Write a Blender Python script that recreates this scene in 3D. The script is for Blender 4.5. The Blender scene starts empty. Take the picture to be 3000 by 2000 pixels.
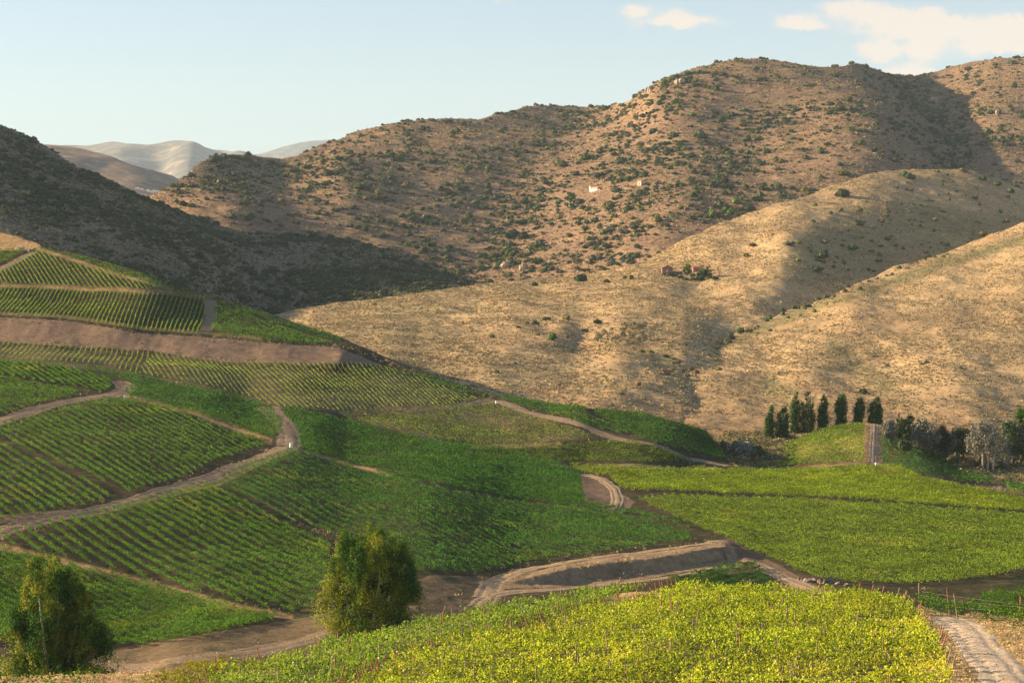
import bpy, bmesh, math, random
import numpy as np
from mathutils import Vector

SC = bpy.context.scene
COL = SC.collection
rng = np.random.default_rng(7)
F_PX = 5833.0            # focal length in pixels of the 3000 px wide frame
HOR = 850.0              # row of the horizon
HAZE = 4.6e-5

# ------------------------------------------------------------------ camera
cam_d = bpy.data.cameras.new("camera"); cam = bpy.data.objects.new("camera", cam_d); COL.objects.link(cam)
cam_d.sensor_width = 36.0; cam_d.lens = 36.0 * F_PX / 3000.0
cam_d.shift_y = (HOR - 1000.0) / 3000.0
cam_d.clip_start = 1.0; cam_d.clip_end = 60000.0
cam.rotation_euler = (math.radians(90), 0, 0)
SC.camera = cam

# ------------------------------------------------------------------ light
SUN_EL = math.radians(17.5)
SUN_AZ = math.radians(-78.0)        # from +Y (view direction) towards -X (left)
sdir = Vector((math.sin(SUN_AZ) * math.cos(SUN_EL), math.cos(SUN_AZ) * math.cos(SUN_EL), math.sin(SUN_EL)))
sun_d = bpy.data.lights.new("sun", 'SUN'); sun = bpy.data.objects.new("sun", sun_d); COL.objects.link(sun)
sun_d.energy = 5.0; sun_d.angle = math.radians(0.55); sun_d.color = (1.0, 0.76, 0.47)
sun.rotation_euler = sdir.to_track_quat('Z', 'Y').to_euler()
SC.view_settings.view_transform = 'Standard'; SC.view_settings.look = 'None'
SC.view_settings.gamma = 1.0; SC.view_settings.exposure = 1.74
SC.view_settings.use_curve_mapping = False

# ------------------------------------------------------------------ node helper
class NT:
    def __init__(s, tree):
        s.t = tree; s.n = tree.nodes; s.l = tree.links
    def new(s, kind, **kw):
        nd = s.n.new(kind)
        for k, v in kw.items(): setattr(nd, k, v)
        return nd
    def put(s, sock, v):
        if hasattr(v, 'links'): s.l.new(v, sock)
        else: sock.default_value = v
    def math(s, op, *a, clamp=False):
        nd = s.new('ShaderNodeMath', operation=op, use_clamp=clamp)
        for i, v in enumerate(a): s.put(nd.inputs[i], v)
        return nd.outputs[0]
    def vec(s, op, *a):
        nd = s.new('ShaderNodeVectorMath', operation=op)
        for i, v in enumerate(a): s.put(nd.inputs[i], v)
        return nd.outputs['Value'] if op in ('LENGTH', 'DOT_PRODUCT', 'DISTANCE') else nd.outputs['Vector']
    def mix(s, f, a, b):
        nd = s.new('ShaderNodeMix', data_type='RGBA')
        s.put(nd.inputs[0], f); s.put(nd.inputs[6], a); s.put(nd.inputs[7], b)
        return nd.outputs[2]
    def noise(s, vec, scale, detail=4.0, rough=0.55, out=0):
        nd = s.new('ShaderNodeTexNoise')
        s.put(nd.inputs['Vector'], vec); nd.inputs['Scale'].default_value = scale
        nd.inputs['Detail'].default_value = detail; nd.inputs['Roughness'].default_value = rough
        return nd.outputs[out]
    def ramp(s, f, lo, hi, a=0.0, b=1.0):
        nd = s.new('ShaderNodeMapRange', interpolation_type='SMOOTHSTEP')
        s.put(nd.inputs[0], f); nd.inputs[1].default_value = lo; nd.inputs[2].default_value = hi
        nd.inputs[3].default_value = a; nd.inputs[4].default_value = b
        return nd.outputs[0]

# ------------------------------------------------------------------ sky
w = bpy.data.worlds.new("World"); SC.world = w; w.use_nodes = True
nt = NT(w.node_tree); bg = nt.n['Background']
sky = nt.new('ShaderNodeTexSky', sky_type='NISHITA'); sky.sun_disc = False
sky.sun_elevation = SUN_EL; sky.sun_rotation = SUN_AZ
sky.altitude = 400; sky.air_density = 1.0; sky.dust_density = 1.0; sky.ozone_density = 2.4
gen = nt.new('ShaderNodeTexCoord').outputs['Generated']
sp = nt.new('ShaderNodeSeparateXYZ'); nt.l.new(gen, sp.inputs[0])
yy = nt.math('MAXIMUM', sp.outputs[1], 0.02)
U = nt.math('DIVIDE', sp.outputs[0], yy); V = nt.math('DIVIDE', sp.outputs[2], yy)
cb = nt.new('ShaderNodeCombineXYZ')
nt.put(cb.inputs[0], U); nt.put(cb.inputs[1], V); cb.inputs[2].default_value = 0.0
uv = cb.outputs[0]
wob = nt.noise(uv, 70.0, 6.0, 0.62, out=1)
uvw = nt.vec('ADD', uv, nt.vec('MULTIPLY', nt.vec('SUBTRACT', wob, (0.5, 0.5, 0.5)), (0.016, 0.011, 0.0)))
CL = [(1862, 32, 60, 20, 1.0), (1993, 54, 62, 28, 1.0), (1938, 68, 110, 20, .7), (2085, 62, 70, 16, .55),
      (2325, 60, 66, 28, 1.1), (2370, 74, 60, 14, .7), (2505, 20, 130, 32, .9), (2600, 45, 170, 26, .6), (2722, 45, 50, 36, .8),
      (2640, 72, 260, 30, .55), (2960, 70, 220, 38, .7), (2740, 95, 240, 30, .55), (2573, 150, 72, 34, 1.1), (2706, 152, 56, 38, 1.0),
      (2916, 138, 120, 16, .8), (2844, 160, 60, 20, .6), (2655, 208, 72, 24, 1.0), (2700, 216, 70, 14, .7),
      (1965, 242, 46, 17, .9), (1480, -6, 90, 12, .6), (2810, 118, 300, 40, .4), (3080, 100, 200, 60, .8), (2440, 133, 26, 9, .4),
      (2250, -40, 300, 30, .9), (3300, 120, 240, 80, 1.0)]
tot = None
for cx, cy, rx, ry, st in CL:
    c = ((cx - 1500) / F_PX, (HOR - cy) / F_PX, 0.0)
    d = nt.vec('LENGTH', nt.vec('MULTIPLY', nt.vec('SUBTRACT', uvw, c), (F_PX / rx, F_PX / ry, 0.0)))
    b = nt.ramp(d, 0.0, 1.55, st, 0.0)
    tot = b if tot is None else nt.math('ADD', tot, b)
fine = nt.noise(uv, 230.0, 5.0, 0.6)
dens = nt.math('MULTIPLY', tot, nt.ramp(fine, 0.28, 0.62, 0.6, 1.1))
cloud = nt.math('MULTIPLY', nt.ramp(dens, 0.16, 0.80), nt.math('GREATER_THAN', sp.outputs[1], 0.02))
cloud = nt.math('MULTIPLY', cloud, 0.88)
nt.l.new(sky.outputs[0], bg.inputs[0])
CLOUD = cloud
bg.inputs[1].default_value = 0.056
bg2 = nt.new('ShaderNodeBackground'); bg2.inputs[0].default_value = (1.0, 0.80, 0.68, 1); bg2.inputs[1].default_value = 0.30
mx = nt.new('ShaderNodeMixShader'); nt.l.new(CLOUD, mx.inputs[0]); nt.l.new(bg.outputs[0], mx.inputs[1]); nt.l.new(bg2.outputs[0], mx.inputs[2])
nt.l.new(mx.outputs[0], nt.n['World Output'].inputs[0])

# ------------------------------------------------------------------ noise and interpolation
def _h(ix, iy, seed):
    n = (ix.astype(np.int64) * 374761393 + iy.astype(np.int64) * 668265263 + seed * 1442695041) & 0xffffffff
    n = ((n ^ (n >> 13)) * 1274126177) & 0xffffffff
    n = ((n ^ (n >> 16)) * 2246822519) & 0xffffffff
    return ((n ^ (n >> 15)) & 0xffffff) / float(0xffffff) * 2 - 1
def vnoise(x, y, seed=0):
    x0 = np.floor(x); y0 = np.floor(y); fx = x - x0; fy = y - y0
    fx = fx * fx * (3 - 2 * fx); fy = fy * fy * (3 - 2 * fy)
    a = _h(x0, y0, seed); b = _h(x0 + 1, y0, seed); c = _h(x0, y0 + 1, seed); d = _h(x0 + 1, y0 + 1, seed)
    return (a * (1 - fx) + b * fx) * (1 - fy) + (c * (1 - fx) + d * fx) * fy
def fbm(x, y, scale, octs=4, seed=0, gain=0.5):
    s = np.zeros_like(x, dtype=float); a = 1.0; f = 1.0 / scale
    for i in range(octs):
        s += a * vnoise(x * f + 17.3 * i, y * f - 9.1 * i, seed + i * 7); a *= gain; f *= 2.03
    return s
def tps_fit(pts, smooth=1e-4):
    P = np.array(pts, float); X = P[:, :2] / 1000.0; t = np.log(P[:, 2]); n = len(P)
    r2 = ((X[:, None] - X[None]) ** 2).sum(-1); K = np.where(r2 > 0, r2 * np.log(r2 + 1e-12), 0) + smooth * np.eye(n)
    A = np.zeros((n + 3, n + 3)); A[:n, :n] = K; A[:n, n] = 1; A[:n, n + 1:] = X; A[n, :n] = 1; A[n + 1:, :n] = X.T
    return X, np.linalg.solve(A, np.concatenate([t, [0, 0, 0]]))
def tps_eval(fit, px, py):
    X, c = fit; x = px / 1000.0; y = py / 1000.0
    out = c[-3] + c[-2] * x + c[-1] * y
    for (a, b), k in zip(X, c[:-3]):
        r2 = (x - a) ** 2 + (y - b) ** 2
        out = out + k * r2 * np.log(r2 + 1e-12)
    return np.exp(out)
def interp(poly, x):
    p = np.array(poly, float); return np.interp(x, p[:, 0], p[:, 1])
def pz(px, py, z): return (px, py, -z * F_PX / (py - HOR))

# ------------------------------------------------------------------ mesh helpers
def mesh_obj(name, V, quads=None, tris=None, mats=(), parent=None, smooth=False, midx=None):
    me = bpy.data.meshes.new(name)
    V = np.ascontiguousarray(V, dtype=np.float32)
    nq = 0 if quads is None else len(quads); ntr = 0 if tris is None else len(tris)
    me.vertices.add(len(V)); me.vertices.foreach_set('co', V.ravel())
    loops = []; starts = []
    if nq: loops.append(np.asarray(quads).ravel()); starts.append(np.arange(nq) * 4)
    if ntr: loops.append(np.asarray(tris).ravel()); starts.append(nq * 4 + np.arange(ntr) * 3)
    L = np.concatenate(loops).astype(np.int32); S = np.concatenate(starts).astype(np.int32)
    me.loops.add(len(L)); me.loops.foreach_set('vertex_index', L)
    me.polygons.add(len(S)); me.polygons.foreach_set('loop_start', S)
    for m in (mats if isinstance(mats, (list, tuple)) else [mats]): me.materials.append(m)
    if midx is not None: me.polygons.foreach_set('material_index', np.asarray(midx, dtype=np.int32))
    me.polygons.foreach_set('use_smooth', np.full(len(S), bool(smooth)))
    me.update(calc_edges=True)
    o = bpy.data.objects.new(name, me); COL.objects.link(o)
    if parent is not None: o.parent = parent
    return o
def tag(o, label=None, cat=None, group=None, kind=None):
    if label: o['label'] = label
    if cat: o['category'] = cat
    if group: o['group'] = group
    if kind: o['kind'] = kind
    return o
def empty(name, loc=(0, 0, 0)):
    o = bpy.data.objects.new(name, None); o.location = loc; o.empty_display_size = 0.5; COL.objects.link(o); return o

# ------------------------------------------------------------------ terrain layers
BACKD = {}
class Layer:
    def __init__(s, name, ridge, base, pts, x0, x1, nc, nr, noise, back=(300, 0.35, 26), delta=()):
        s.name = name; s.noise = noise
        s.px = np.linspace(x0, x1, nc); s.u = (s.px - 1500) / F_PX
        s.fit = tps_fit(pts)
        if delta: pts = list(pts) + [(a, b, float(tps_eval(s.fit, float(a), float(b))) + c) for a, b, c in delta]; s.fit = tps_fit(pts)
        t = np.linspace(0, 1, nr)
        rb = interp(base, s.px); rr = interp(ridge, s.px)
        PY = rb[:, None] * (1 - t) + rr[:, None] * t
        PX = np.repeat(s.px[:, None], nr, 1)
        Y = tps_eval(s.fit, PX, PY)
        Y = np.maximum.accumulate(Y + np.arange(nr) * 1e-3, axis=1)
        Z = (HOR - PY) / F_PX * Y
        S, m, nb = back; a = 22.0
        k = (np.linspace(0, 1, nb + 1)[1:] ** 2) * S
        v = ((HOR - rr) / F_PX)[:, None]
        Yb = Y[:, -1:] + k; Zb = Z[:, -1:] + (v - 0.02) * a * (1 - np.exp(-k / a)) - m * (k - a * (1 - np.exp(-k / a)))
        s.Y = np.concatenate([Y, Yb], 1); s.Z0 = np.concatenate([Z, Zb], 1)
        s.X = s.u[:, None] * s.Y
        s.Z = s.Z0 + s.noise(s.X, s.Y)
        # even raster in (u, log Y) for lookups
        s.ly = np.linspace(np.log(s.Y.min()), np.log(s.Y.max()), 1400)
        s.R = np.full((nc, 1400), -1e4)
        for i in range(nc):
            s.R[i] = np.interp(s.ly, np.log(s.Y[i]), s.Z[i], left=-1e4, right=-1e4)
    def h(s, x, y):
        x = np.asarray(x, float); y = np.asarray(y, float)
        fu = (x / y - s.u[0]) / (s.u[1] - s.u[0]); fy = (np.log(np.maximum(y, 1)) - s.ly[0]) / (s.ly[1] - s.ly[0])
        ok = (fu >= 0) & (fu < len(s.u) - 1.001) & (fy >= 0) & (fy < 1398.99)
        fu = np.clip(fu, 0, len(s.u) - 1.001); fy = np.clip(fy, 0, 1398.99)
        i = fu.astype(int); j = fy.astype(int); a = fu - i; b = fy - j
        z = (s.R[i, j] * (1 - a) + s.R[i + 1, j] * a) * (1 - b) + (s.R[i, j + 1] * (1 - a) + s.R[i + 1, j + 1] * a) * b
        return np.where(ok, z, -1e4)
    def at(s, px, py):
        px = np.asarray(px, float); py = np.asarray(py, float)
        Y = tps_eval(s.fit, px, py); u = (px - 1500) / F_PX
        return u * Y, Y
    def build(s, mat, zones=None, objname='hill'):
        nc, nr = s.Y.shape
        V = np.stack([s.X, s.Y, s.Z], -1).reshape(-1, 3)
        i, j = np.meshgrid(np.arange(nc - 1), np.arange(nr - 1), indexing='ij'); a = (i * nr + j).ravel()
        q = np.stack([a, a + nr, a + nr + 1, a + 1], 1)
        o = mesh_obj(objname, V, q, None, [mat], smooth=True)
        if zones is not None:
            PXg = np.repeat(s.px[:, None], nr, 1); PYg = HOR - F_PX * s.Z0 / s.Y
            z = zones(PXg, PYg, s.X, s.Y)
            at = o.data.attributes.new('zone', 'FLOAT_COLOR', 'POINT')
            c = np.ones((nc * nr, 4), np.float32)
            for k2, arr in enumerate(z): c[:, k2] = arr.ravel()
            at.data.foreach_set('color', c.ravel())
        o['kind'] = 'structure'
        return o
def inpoly(px, py, poly):
    px = np.asarray(px, float); py = np.asarray(py, float); r = np.zeros(px.shape, bool); n = len(poly)
    for i in range(n):
        x1, y1 = poly[i]; x2, y2 = poly[(i + 1) % n]
        c = ((y1 > py) != (y2 > py))
        with np.errstate(divide='ignore', invalid='ignore'):
            xx = (x2 - x1) * (py - y1) / ((y2 - y1) if y2 != y1 else 1e-9) + x1
        r ^= c & (px < xx)
    return r
def dist_line(px, py, line):
    d = np.full(np.shape(px), 1e9)
    for (x1, y1), (x2, y2) in zip(line[:-1], line[1:]):
        dx, dy = x2 - x1, y2 - y1; t = np.clip(((px - x1) * dx + (py - y1) * dy) / (dx * dx + dy * dy), 0, 1)
        d = np.minimum(d, np.hypot(px - x1 - t * dx, py - y1 - t * dy))
    return d

# --- near spur with the bright vines and the farm road
F = Layer('F', ridge=[(-800, 1990), (0, 1985), (300, 1975), (450, 1968), (714, 1957), (1000, 1897), (1190, 1840), (1570, 1777), (1837, 1739),
                      (2000, 1732), (2268, 1750), (2504, 1757), (2670, 1776), (2790, 1800), (2850, 1800), (3000, 1812), (3300, 1850), (3800, 1900)],
          base=[(-800, 2350), (3800, 2350)],
          pts=[(-800, 1990, 135), (0, 1985, 130), (450, 1968, 132), (714, 1957, 136), (1000, 1897, 150), (1190, 1840, 160), (1570, 1777, 174), (1837, 1739, 184),
               (2000, 1732, 184), (2268, 1750, 178), (2504, 1757, 172), (2670, 1776, 165), (2790, 1800, 156), (3000, 1812, 154), (3300, 1850, 146), (3800, 1900, 135),
               (0, 2350, 82), (1000, 2350, 84), (2000, 2350, 82), (3000, 2350, 80), (-800, 2350, 82), (3800, 2350, 80),
               (1000, 2000, 125), (1500, 2000, 114), (2000, 2000, 110), (2500, 2000, 109), (3000, 2000, 108), (1500, 1880, 138), (2000, 1850, 136), (2500, 1880, 131), (2850, 1900, 127)],
          x0=-900, x1=4500, nc=680, nr=300, noise=lambda x, y: 0.16 * fbm(x, y, 9.0, 4, 3) + 0.05 * fbm(x, y, 1.1, 2, 5), back=(110, 0.34, 24))

# --- terraced vineyard hillside, valley floor and the flat fields on the right
zu, zl = -36.9, -38.6
_bp = np.array([(1462, 1716), (1500, 1711), (1570, 1701), (1680, 1684), (1793, 1668), (1900, 1658), (2020, 1641), (2140, 1621), (2172, 1610)], float)
_by = 37.8 * F_PX / (_bp[:, 1] - HOR); _bx = (_bp[:, 0] - 1500) / F_PX * _by
def bank(x, y):
    """the cut face between the upper and the lower track: up beyond it, down before it"""
    yl = np.interp(x, _bx, _by); d = (y - yl) + .7 * fbm(x, y * .3, 6, 3, 14) + .25 * fbm(x, y, 2.0, 3, 15)
    e = np.clip((x - _bx[0]) / 9, .0, 1) * np.clip((_bx[-1] - x) / 2.5, 0, 1)
    t = np.clip(d / 1.7 * .5 + .5, 0, 1); t = t * t * (3 - 2 * t)
    return e * ((t * 2 - 1) * .78 + .12 * fbm(x, y, .9, 3, 16) * (np.abs(t - .5) < .49)) * np.clip(1.6 - np.abs(d) / 9, 0, 1)
_cp = np.array([(-700, 950, 503), (-400, 956, 500), (0, 964, 496), (223, 982, 492.5), (446, 1006, 489), (620, 1018, 487), (800, 1032, 485.5), (1000, 1048, 484), (1110, 1062, 483)], float)
_cy = _cp[:, 2]; _cx = (_cp[:, 0] - 1500) / F_PX * _cy
def cut(x, y):
    """the tall earth bank between the upper terraces and the young vines"""
    yl = np.interp(x, _cx, _cy); d = (y - yl) + .35 * fbm(x, y * 0, 3.2, 3, 18) + .5 * fbm(x, y, 9, 2, 19)
    e = np.clip((_cx[-1] - x) / 38, 0, 1) ** .8; t = np.clip(d / 5.5 * .5 + .5, 0, 1)
    st = t + .03 * np.sin(t * 12.6)                  # a small berm half way
    return e * (st * 2 - 1) * 1.4 * np.clip(1.9 - np.abs(d) / 16, 0, 1)
M = Layer('M', ridge=[(-800, 600), (-300, 660), (0, 682), (60, 695), (112, 712), (147, 730), (250, 748), (400, 792), (500, 833), (600, 868), (760, 905), (848, 943), (1000, 992), (1150, 1050), (1300, 1110), (1450, 1160),
                      (1600, 1180), (1720, 1196), (1850, 1205), (2000, 1240), (2070, 1262), (2134, 1350), (2200, 1375), (2300, 1378), (2400, 1368), (2540, 1364), (2640, 1370), (2692, 1397), (2850, 1425), (3000, 1455), (3200, 1480), (3800, 1520)],
          base=[(-800, 2120), (900, 2120), (1000, 2080), (1200, 1980), (1500, 1900), (3800, 1880)],
          pts=[(-700, 640, 600), (0, 682, 620), (112, 712, 600), (300, 785, 560), (500, 833, 555), (446, 855, 532), (0, 845, 540), (640, 878, 548), (848, 943, 535), (1000, 992, 522),
               (1150, 1050, 502), (1300, 1110, 486), (1450, 1160, 472), (1600, 1180, 462), (1750, 1196, 455), (2000, 1240, 442), (2134, 1350, 420),
               (-400, 956, 500), (0, 964, 496), (223, 982, 492.5), (446, 1006, 489), (620, 1018, 487), (800, 1032, 485.5), (1000, 1048, 484), (1000, 1072, 480),
               (0, 1060, 452), (300, 1072, 455), (446, 1108, 440), (714, 1163, 430), (1000, 1205, 420), (0, 1150, 400), (300, 1165, 402), (600, 1210, 392), (800, 1270, 376),
               (0, 1240, 362), (0, 1420, 300), (0, 1550, 268), (300, 1300, 340), (400, 1470, 292), (700, 1360, 335), (860, 1310, 358), (1000, 1227, 414), (1000, 1350, 358),
               (300, 1690, 246), (0, 1610, 258), (0, 1850, 210), (600, 1600, 266), (850, 1795, 226), (446, 1894, 207), (0, 1945, 194), (500, 1945, 191), (820, 1895, 202), (960, 1850, 210),
               (-700, 1000, 470), (-700, 1500, 270), (-700, 1945, 192),
               (0, 2120, 170), (-800, 2120, 170), (900, 2120, 172), (1200, 1980, 196), (1500, 1900, 212), (2000, 1880, 218), (2500, 1880, 218), (3000, 1880, 220), (3800, 1880, 222),
               (1000, 1555, 286), (1000, 1700, 246), (1240, 1450, 322), (1268, 1290, 400), (1250, 1700, 248), (1500, 1200, 452), (1500, 1310, 405), (1500, 1450, 348), (1500, 1580, 296),
               (1700, 1250, 428), (1700, 1355, 398), (1700, 1430, 362), (1850, 1500, 336), (1900, 1300, 416), (2000, 1370, 404), (2160, 1372, 410),
               pz(1500, 1640, -37.6), pz(1500, 1720, -37.8), pz(1793, 1625, -37.7), pz(1793, 1700, -37.9), pz(2000, 1600, -37.7), pz(2000, 1680, -38), pz(2150, 1600, -37.8), pz(2150, 1660, -38.1), pz(1440, 1740, -37.9),
               pz(2230, 1640, -38.6), pz(2330, 1710, -38.6), (2200, 1560, 314), (2050, 1500, 338), (2000, 1447, 362), (2300, 1465, 362), (2500, 1366, 424), (2350, 1370, 424),
               (2250, 1420, 388), (2625, 1479, 358), (2600, 1400, 408), (3000, 1455, 398), (3000, 1510, 362), (2850, 1425, 404), (3200, 1480, 385), (3700, 1515, 360),
               (2500, 1550, 318), (2500, 1640, 284), (2500, 1712, 259), (3000, 1600, 312), (3000, 1680, 276), (2850, 1705, 265), (3600, 1700, 270), (3500, 1600, 310), (3000, 1750, 250)],
          x0=-760, x1=3760, nc=900, nr=560, noise=lambda x, y: bank(x, y) + cut(x, y) + 0.30 * fbm(x, y, 28.0, 3, 11) + 0.07 * fbm(x, y, 2.2, 3, 12), back=(170, 0.32, 24))

# --- mound with the poplars
D = Layer('D', ridge=[(2130, 1420), (2215, 1372), (2241, 1322), (2312, 1299), (2384, 1272), (2446, 1261), (2536, 1253), (2585, 1256), (2670, 1284), (2759, 1320), (2893, 1374), (3000, 1410), (3150, 1450), (3300, 1480)],
          base=[(2130, 1430), (2200, 1400), (2540, 1400), (2700, 1430), (3000, 1480), (3300, 1510)],
          pts=[(2200, 1400, 415), (2540, 1400, 416), (2700, 1430, 404), (3000, 1480, 394), (2240, 1325, 468), (2312, 1299, 474), (2446, 1261, 480), (2536, 1253, 480), (2670, 1284, 478), (2759, 1320, 470), (2893, 1374, 452),
               (3000, 1410, 440), (2380, 1320, 445), (2540, 1300, 447), (2540, 1356, 427), (2380, 1358, 428), (2680, 1350, 436), (2700, 1390, 420), (2850, 1400, 432), (3300, 1480, 420), (3300, 1510, 400), (2130, 1420, 430)],
          x0=2150, x1=3300, nc=300, nr=160, noise=lambda x, y: 1.3 * np.exp(-((x - 84) / 17) ** 2 - ((y - 474) / 20) ** 2) + 0.15 * fbm(x, y, 18.0, 3, 21) + 0.06 * fbm(x, y, 2.0, 2, 22), back=(90, 0.28, 18))

# --- right golden slope with the creek flat in front of it
G2 = Layer('G2', ridge=[(1700, 1330), (1880, 1200), (1960, 1120), (2010, 1072), (2080, 1018), (2156, 976), (2260, 935), (2366, 897), (2500, 838), (2625, 785), (2700, 765), (2800, 728), (2900, 690), (3000, 655), (3200, 590), (3800, 450)],
           base=[(1700, 1430), (3800, 1520)],
           pts=[(1700, 1330, 450), (1700, 1430, 400), (2100, 1425, 404), (2600, 1460, 402), (3200, 1490, 402), (3800, 1510, 402), (1900, 1190, 522), (1960, 1200, 519), (2000, 1080, 608), (2060, 1150, 552), (2020, 1230, 500), (2100, 1090, 596), (2156, 976, 712), (2366, 897, 786), (2625, 785, 880),
                (3000, 655, 985), (3800, 450, 1080), (2100, 1260, 486), (2500, 1262, 488), (3000, 1265, 496), (3700, 1280, 500), (2450, 1120, 571), (2300, 1120, 571), (2700, 1120, 566), (2300, 1030, 640), (2540, 1010, 645),
                (2500, 930, 710), (2700, 900, 742), (3000, 1050, 612), (2800, 1100, 570), (3000, 850, 770), (2800, 1000, 640), (2360, 1060, 606), (2600, 860, 800), (2850, 800, 850), (3500, 900, 740), (3500, 600, 960)],
           x0=1720, x1=3760, nc=560, nr=330, noise=lambda x, y: 1.2 * fbm(x, y, 60.0, 3, 31) + .4 * fbm(x * 1.6, y * .7, 17, 3, 33) + 0.22 * fbm(x, y, 6.0, 3, 32), back=(260, 0.30, 22), delta=[(2440, 1010, 4), (2500, 1050, 6), (2580, 1110, 6), (2640, 1170, 4), (2380, 1060, -2), (2700, 1080, -4), (2250, 1120, 2.5), (2310, 1190, 3), (2150, 1150, -2), (2950, 1060, 3)])

# --- central golden hill
G1 = Layer('G1', ridge=[(500, 1010), (700, 945), (817, 920), (900, 905), (1000, 893), (1100, 882), (1196, 864), (1290, 850), (1384, 838), (1480, 826), (1580, 818), (1680, 806), (1760, 795), (1850, 780), (1950, 735), (2000, 705), (2080, 668), (2170, 636), (2280, 600), (2380, 572),
                        (2440, 545), (2536, 515), (2600, 502), (2670, 496), (2760, 498), (2848, 505), (2920, 528), (3000, 564), (3200, 620), (3800, 700)],
           base=[(500, 1100), (800, 1000), (1000, 1080), (1150, 1140), (1450, 1230), (1750, 1270), (2000, 1300), (2156, 1100), (2366, 1000), (2625, 880), (3000, 760), (3800, 640)],
           pts=[(500, 1010, 700), (800, 1000, 640), (817, 920, 770), (1000, 893, 815), (1000, 1000, 620), (1150, 1060, 560), (1450, 1160, 512), (1750, 1195, 500), (2000, 1220, 508), (2000, 1300, 478), (2100, 1080, 618), (2060, 1150, 568), (2100, 1200, 535), (1450, 1230, 480), (1384, 838, 890), (1580, 818, 930),
                (1760, 795, 945), (1500, 1010, 632), (1500, 900, 765), (1800, 900, 758), (1650, 960, 690), (1800, 1040, 612), (1700, 1000, 668), (2000, 1000, 660), (1930, 1060, 610), (1950, 735, 985), (2000, 705, 1000), (2170, 636, 1070), (2380, 572, 1140), (2536, 515, 1200), (2670, 496, 1240), (2848, 505, 1260),
                (3000, 564, 1240), (3800, 700, 1200), (2050, 830, 870), (2200, 800, 880), (2200, 900, 785), (2156, 980, 722), (2100, 720, 960), (2300, 700, 950), (2366, 900, 820), (2625, 790, 960), (3000, 655, 1160), (1250, 950, 700), (1250, 1050, 590), (1150, 880, 812),
                (1000, 1080, 560), (3000, 760, 1060)],
           x0=520, x1=3760, nc=760, nr=360, noise=lambda x, y: 0.95 * fbm(x, y, 75.0, 3, 41) + .45 * fbm(x * 1.6, y * .7, 20, 3, 43) + 0.25 * fbm(x, y, 7.0, 3, 42), back=(300, 0.32, 24), delta=[(2450, 640, 2), (2560, 700, 6), (2650, 720, 8), (2350, 690, -3), (2420, 780, 2), (2760, 600, 8), (1650, 1000, 3), (1560, 1080, 4), (1230, 960, 5), (1380, 1000, -3), (1900, 1000, 2)])

# --- shaded hill on the left
K = Layer('K', ridge=[(-800, -40), (-300, 240), (0, 375), (60, 398), (112, 421), (223, 484), (339, 529), (446, 573), (536, 614), (600, 642), (670, 667), (759, 685), (850, 690), (1000, 711), (1090, 727), (1179, 747), (1268, 782), (1388, 838), (1480, 880), (1700, 1000)],
          base=[(-800, 900), (800, 1010), (1200, 950), (1388, 900), (1700, 1040)],
          pts=[(-800, -40, 1150), (0, 375, 1110), (223, 484, 1100), (446, 573, 1090), (670, 667, 1070), (1000, 711, 1080), (1179, 747, 1050), (1388, 838, 960), (1700, 1000, 860), (-800, 900, 640), (0, 900, 600), (0, 700, 725), (300, 790, 740), (300, 640, 880), (500, 835, 790), (650, 880, 850), (600, 760, 900), (800, 930, 880), (800, 1010, 800), (900, 840, 910), (1100, 850, 890), (1200, 950, 800)],
          x0=-760, x1=1650, nc=520, nr=300, noise=lambda x, y: 2.6 * fbm(x, y, 95.0, 4, 51) + 0.3 * fbm(x, y, 8.0, 2, 52), back=(420, 0.38, 24))

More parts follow.
